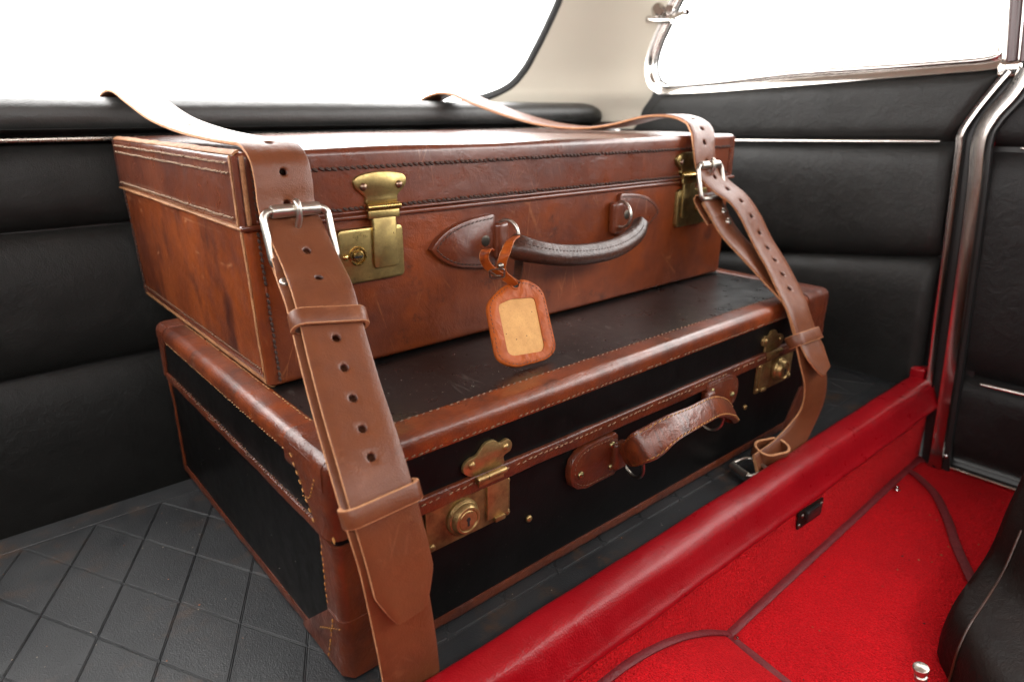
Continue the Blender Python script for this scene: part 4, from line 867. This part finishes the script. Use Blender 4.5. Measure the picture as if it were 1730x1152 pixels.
def thong(name, pts, w, wv, mats, th=.0014):
    return ribbon([(V(*p)-nz(wv)*w/2, V(*wv)) for p in pts], w, th, name, tg, mats=mats, ds=.002, dens=6, out=(-.6, -.7, .3))[0]
hy = .094
tm = [tag_leather, strap_edge, welt_dark]
thong('tag_strap', [onT((869, 482), .0015), onT((862, 474), .006), ony((852, 466), .080), ony((847, 455), .078), ony((849, 440), .076), ony((855, 424), .076), ony((862, 408), .082), ony((872, 400), .092)], .0072, (.78, -.5, .2), tm)
thong('tag_strap', [ony((872, 402), .104), ony((877, 430), .112), ony((876, 452), .108), ony((874, 466), .098), onT((871, 478), .0008)], .0072, (.78, -.5, .1), [handle_dark, welt_dark, welt_dark])
thong('strap_tail', [ony((846, 464), .0765), ony((834, 458), .0765), ony((823, 448), .076), ony((818, 437), .0745), ony((819, 427), .0735), ony((825, 422), .074), ony((829, 424), .076)], .0068, (.75, -.62, .18), tm)
q = MB(); c = ony((840, 462), .0735); tube(q, [c+V(a*.0062*.8, -a*.0062*.5, 0)+V(0, 0, b*.0036) for a, b in rrect(2, 2, .5, 4)], .0008, 6, True); tube(q, [ony((826, 458), .072), ony((838, 466), .0715), ony((846, 466), .072)], .0008, 6); q.build('tag_buckle', steel_dark, tg, 60)
q = MB(); rivet(q, ony((846, 449), .0745), (-.5, -.8, .2), .0026, .0018); q.build('tag_rivet', steel_dark, tg)

# ================================================================== STRAPS
def buckle(name_parent, c, ex, ey, n, w=.0500, l=.036, r=.0026):
    ex, n = nz(ex), nz(n); ey = nz(ey)
    q = MB(); loop_ = [c+ex*a+ey*b for a, b in rrect(w, l, .0055, 5)]; tube(q, loop_, r, 10, True, ref=n); bk = q.build('buckle', nickel, name_parent, 60)
    q = MB(); t0 = c+ey*(l/2)+n*.0004; lathe(q, [(.0024, 0), (.0042, .0002), (.0044, .0010), (.0044, w-.012-.001), (.0042, w-.0122), (.0024, w-.012)], t0-ex*(w/2-.0060), ex, 18); q.build('roller', nickel, bk, 40)
    q = MB(); pts = cr([c+ey*(l/2-.016)-n*.006, c+ey*(l/2-.0105)-n*.001, c+ey*(l/2-.006)+n*.0042, c+ey*(l/2)+n*.0066, c+ey*(l/2+.0042)+n*.0052, c+ey*(l/2+.0058)+n*.0030], 20); tube(q, pts, [.0022]*14+[.0024, .0025, .0025, .0024, .0022, .0019, .0015], 10); q.build('prong', nickel, bk, 60)
    return bk
XW = (1, 0, 0)
SG = 'leather luggage straps laid over the suitcases'
s1 = thing('luggage_strap', 'tan leather strap hanging straight down across the stitched corner of the black case', 'strap', (.03, -.03, 0), SG)
A_l = [(.019, .585, .340), (.020, .567, .366), (.022, .540, .3785), (.0246, .505, .3800), (.0250, .450, .3680), (.0255, .380, .3535), (.0258, .300, .3445), (.0250, .220, .3400), (.0235, .165, .3390), (.0230, .142, .3378), (.0230, .1265, .3290), (.0228, .1215, .3140), (.0220, .1185, .2970), (.0225, .1060, .2800), (.0215, .0850, .2620), (.0160, .0600, .2490), (.0105, .0370, .2250), (.0045, .0110, .1995), (-.0020, -.0200, .1725), (-.0040, -.0360, .1500), (-.0010, -.0425, .1200), (.0010, -.0450, .1000), (.0020, -.0470, .0860), (.0028, -.0485, .0755)]
oA, fA = ribbon([(p, XW) for p in A_l], .040, .0036, 'strap_band', s1, holes=[.1005, .1207, .1410, .1622, .1838, .2315, .2590, .2975, .3175, .3460]+[.3665+.0205*k for k in range(9)], tip=.024, out=(0, -1, .5))
B_l = [(.0200, .0990, .2660), (.0185, .0900, .2540), (.0140, .0680, .2415), (.0085, .0450, .2185), (.0025, .0185, .1935), (-.0040, -.0130, .1665), (-.0062, -.0300, .1450), (-.0035, -.0372, .1180), (-.0005, -.0385, .0900), (.0035, -.0390, .0500), (.0060, -.0385, .0200), (.0068, -.0375, .0030)]
oB, fB = ribbon([(p, XW) for p in B_l], .040, .0036, 'under_strap', s1, out=(0, -1, .5))
# folded end of the under strap round the buckle bar, with rivets
f0 = [(.0230, .0960, .2440), (.0228, .1060, .2560), (.0225, .1110, .2690), (.0222, .1060, .2740), (.0215, .1000, .2690), (.0205, .0960, .2610), (.0190, .0880, .2525)]
ribbon([(p, XW) for p in f0], .038, .0030, 'folded_end', s1, out=(0, -1, .5))
bk = buckle(s1, V(.0440, .1055, .2785), XW, nz((0, .30, 1)), nz((0, -1, .30)), .0460, .037)
def frame_at(fr_, k): P, T, Wv, N, d = fr_; return P[k], T[k], Wv[k], N[k]
def near(fr_, p): return int(np.argmin(np.linalg.norm(fr_[0]-V(*p), axis=1)))
for pt in ((.030, .0465, .2375), (.0165, -.0365, .1490)):
    k = near(fA, pt); p, t, w_, n_ = frame_at(fA, k); keeper('keeper', s1, p-n_*.0028, w_, n_, .0505, .0180, .0112)
k = near(fB, (.04, .085, .25))
q = MB(); p, t, w_, n_ = frame_at(fB, k); rivet(q, p-w_*.016+n_*.0018, n_, .0036, .0022); q.build('rivet', nickel, s1)

s2 = thing('luggage_strap', 'tan leather strap with its loose end curled round to a small buckle on the mat', 'strap', (.53, -.02, 0), SG)
A_r = [(.438, .585, .342), (.440, .567, .368), (.443, .540, .3810), (.450, .503, .3845), (.463, .455, .3700), (.478, .400, .3540), (.492, .345, .3430), (.504, .290, .3395), (.513, .245, .3440), (.520, .200, .3535), (.5235, .165, .3545), (.5200, .138, .3475), (.5125, .1235, .3350), (.5085, .1165, .3180), (.5120, .1120, .2980), (.5260, .1010, .2800), (.5395, .0850, .2640), (.5440, .0700, .2450), (.5455, .0540, .2210), tuple(ony((1300, 460), .023)), tuple(ony((1330, 525), -.013)), tuple(ony((1346, 570), -.027)), tuple(ony((1362, 603), -.040)), tuple(ony((1380, 635), -.051))]
oA2, fA2 = ribbon([(p, XW) for p in A_r], .040, .0036, 'strap_band', s2, holes=[.0986+.0206*k for k in range(14)], tip=.026, out=(0, -1, .5))
B_r = [(.5135, .1050, .2650, 1, 0, 0), (.5160, .0960, .2520, 1, 0, 0), (.5190, .0780, .2290, 1, 0, 0), (.5240, .0520, .2060, 1, 0, 0), (.5250, .0240, .1845, 1, 0, 0), (.5190, -.0050, .1660, 1, 0, 0), (.5130, -.0215, .1420, 1, 0, 0), (.5125, -.0320, .1150, 1, -.1, 0), (.5230, -.0370, .0880, 1, -.15, 0), (.5290, -.0360, .0600, 1, -.2, -.05), (.5230, -.0330, .0400, .95, -.2, -.25), (.5060, -.0310, .0300, .75, -.25, -.55), (.4850, -.0300, .0260, .35, -.30, -.80), (.4640, -.0290, .0235, .1, -.30, -.9), (.4500, -.0290, .0225, .0, -.3, -.9)]
ribbon([(p[:3], p[3:]) for p in B_r[:9]]+[(p[:3], p[3:]) for p in B_r[9:]], .040 if False else .036, .0036, 'under_strap', s2, out=(0, -1, .5))
f0 = [(.5160, .0960, .2400), (.5140, .1060, .2530), (.5120, .1130, .2660), (.5120, .1090, .2710), (.5130, .1030, .2660), (.5145, .0980, .2580), (.5160, .0910, .2480)]
ribbon([(p, XW) for p in f0], .036, .0030, 'folded_end', s2, out=(0, -1, .5))
buckle(s2, V(.5310, .1050, .2850), XW, nz((.02, .25, 1)), nz((0, -1, .25)), .0460, .037)
for d_ in (.010, .024):
    q = MB(); rivet(q, (.5420, .0985-d_*.55, .2590-d_*.75), nz((0, -.7, .6)), .0042, .0028); q.build('rivet', nickel, s2)
k = near(fA2, (.5345, -.028, .132)); p, t, w_, n_ = frame_at(fA2, k); keeper('keeper', s2, p-n_*.0040, w_, n_, .0520, .0200, .0125)
keeper('keeper', s2, V(.4790, -.0320, .0185), nz((1, -.35, 0)), nz((.3, .9, .25)), .040, .026, .0125)
q = MB(); c = V(.4480, -.0270, .0085); ex_ = nz((.35, .93, 0)); ey_ = nz((1, -.35, .12)); tube(q, [c+ex_*a+ey_*b+V(0, 0, .0) for a, b in rrect(.030, .026, .008, 6)], .0022, 10, True); lathe(q, [(.0024, 0), (.0038, .0002), (.0038, .024), (.0024, .0242)], c-ey_*.013-ex_*.012, ex_, 16); q.build('end_buckle', nickel, s2, 60)

# ================================================================== crumbs and dust flecks
def flecks(name, n, fn, smin, smax, mats, parent):
    q = MB()
    for _ in range(n):
        p = V(*fn()); r_ = random.uniform(smin, smax); a = random.uniform(0, pi); e1 = V(cos(a), sin(a), 0)*r_*random.uniform(.8, 2.2); e2 = V(-sin(a), cos(a), 0)*r_
        q.add([p-e1, p+e2, p+e1, p-e2, p+V(0, 0, r_*.8)], [(0, 1, 4), (1, 2, 4), (2, 3, 4), (3, 0, 4)], random.randrange(len(mats)))
    return q.build(name, mats, parent, 20, kind='stuff')
crumb_tan, crumb_dark, dust_pale = simple('crumb_tan', (.36, .13, .05), .9), simple('crumb_dark', (.05, .012, .010), .9), simple('dust_pale', (.24, .21, .17), .9)
def on_floor():
    x, y = random.uniform(.30, .80), random.uniform(-.21, -.09); return x, y, FZ+.0016
flecks('carpet_crumbs', 26, on_floor, .0004, .0011, [crumb_tan, crumb_dark, crumb_tan], cfloor)
flecks('mat_grit', 55, lambda: (random.uniform(-.20, .02), random.uniform(.02, .34), .0003), .00022, .0006, [dust_pale, crumb_tan], mat_o)
flecks('mat_grit', 45, lambda: (random.uniform(.05, .80), random.uniform(-.040, -.004), .0003), .00022, .0006, [dust_pale, crumb_tan], mat_o)
flecks('dust_flecks', 150, lambda: (random.uniform(.05, .60), random.triangular(.026, .128, .05), LH+.0008), .00018, .00045, [dust_pale], lid_o)
flecks('dust_flecks', 12, lambda: (-.0008+0*random.random(), random.uniform(.04, .34), random.uniform(.02, .10)), .00015, .0003, [dust_pale], base_o)
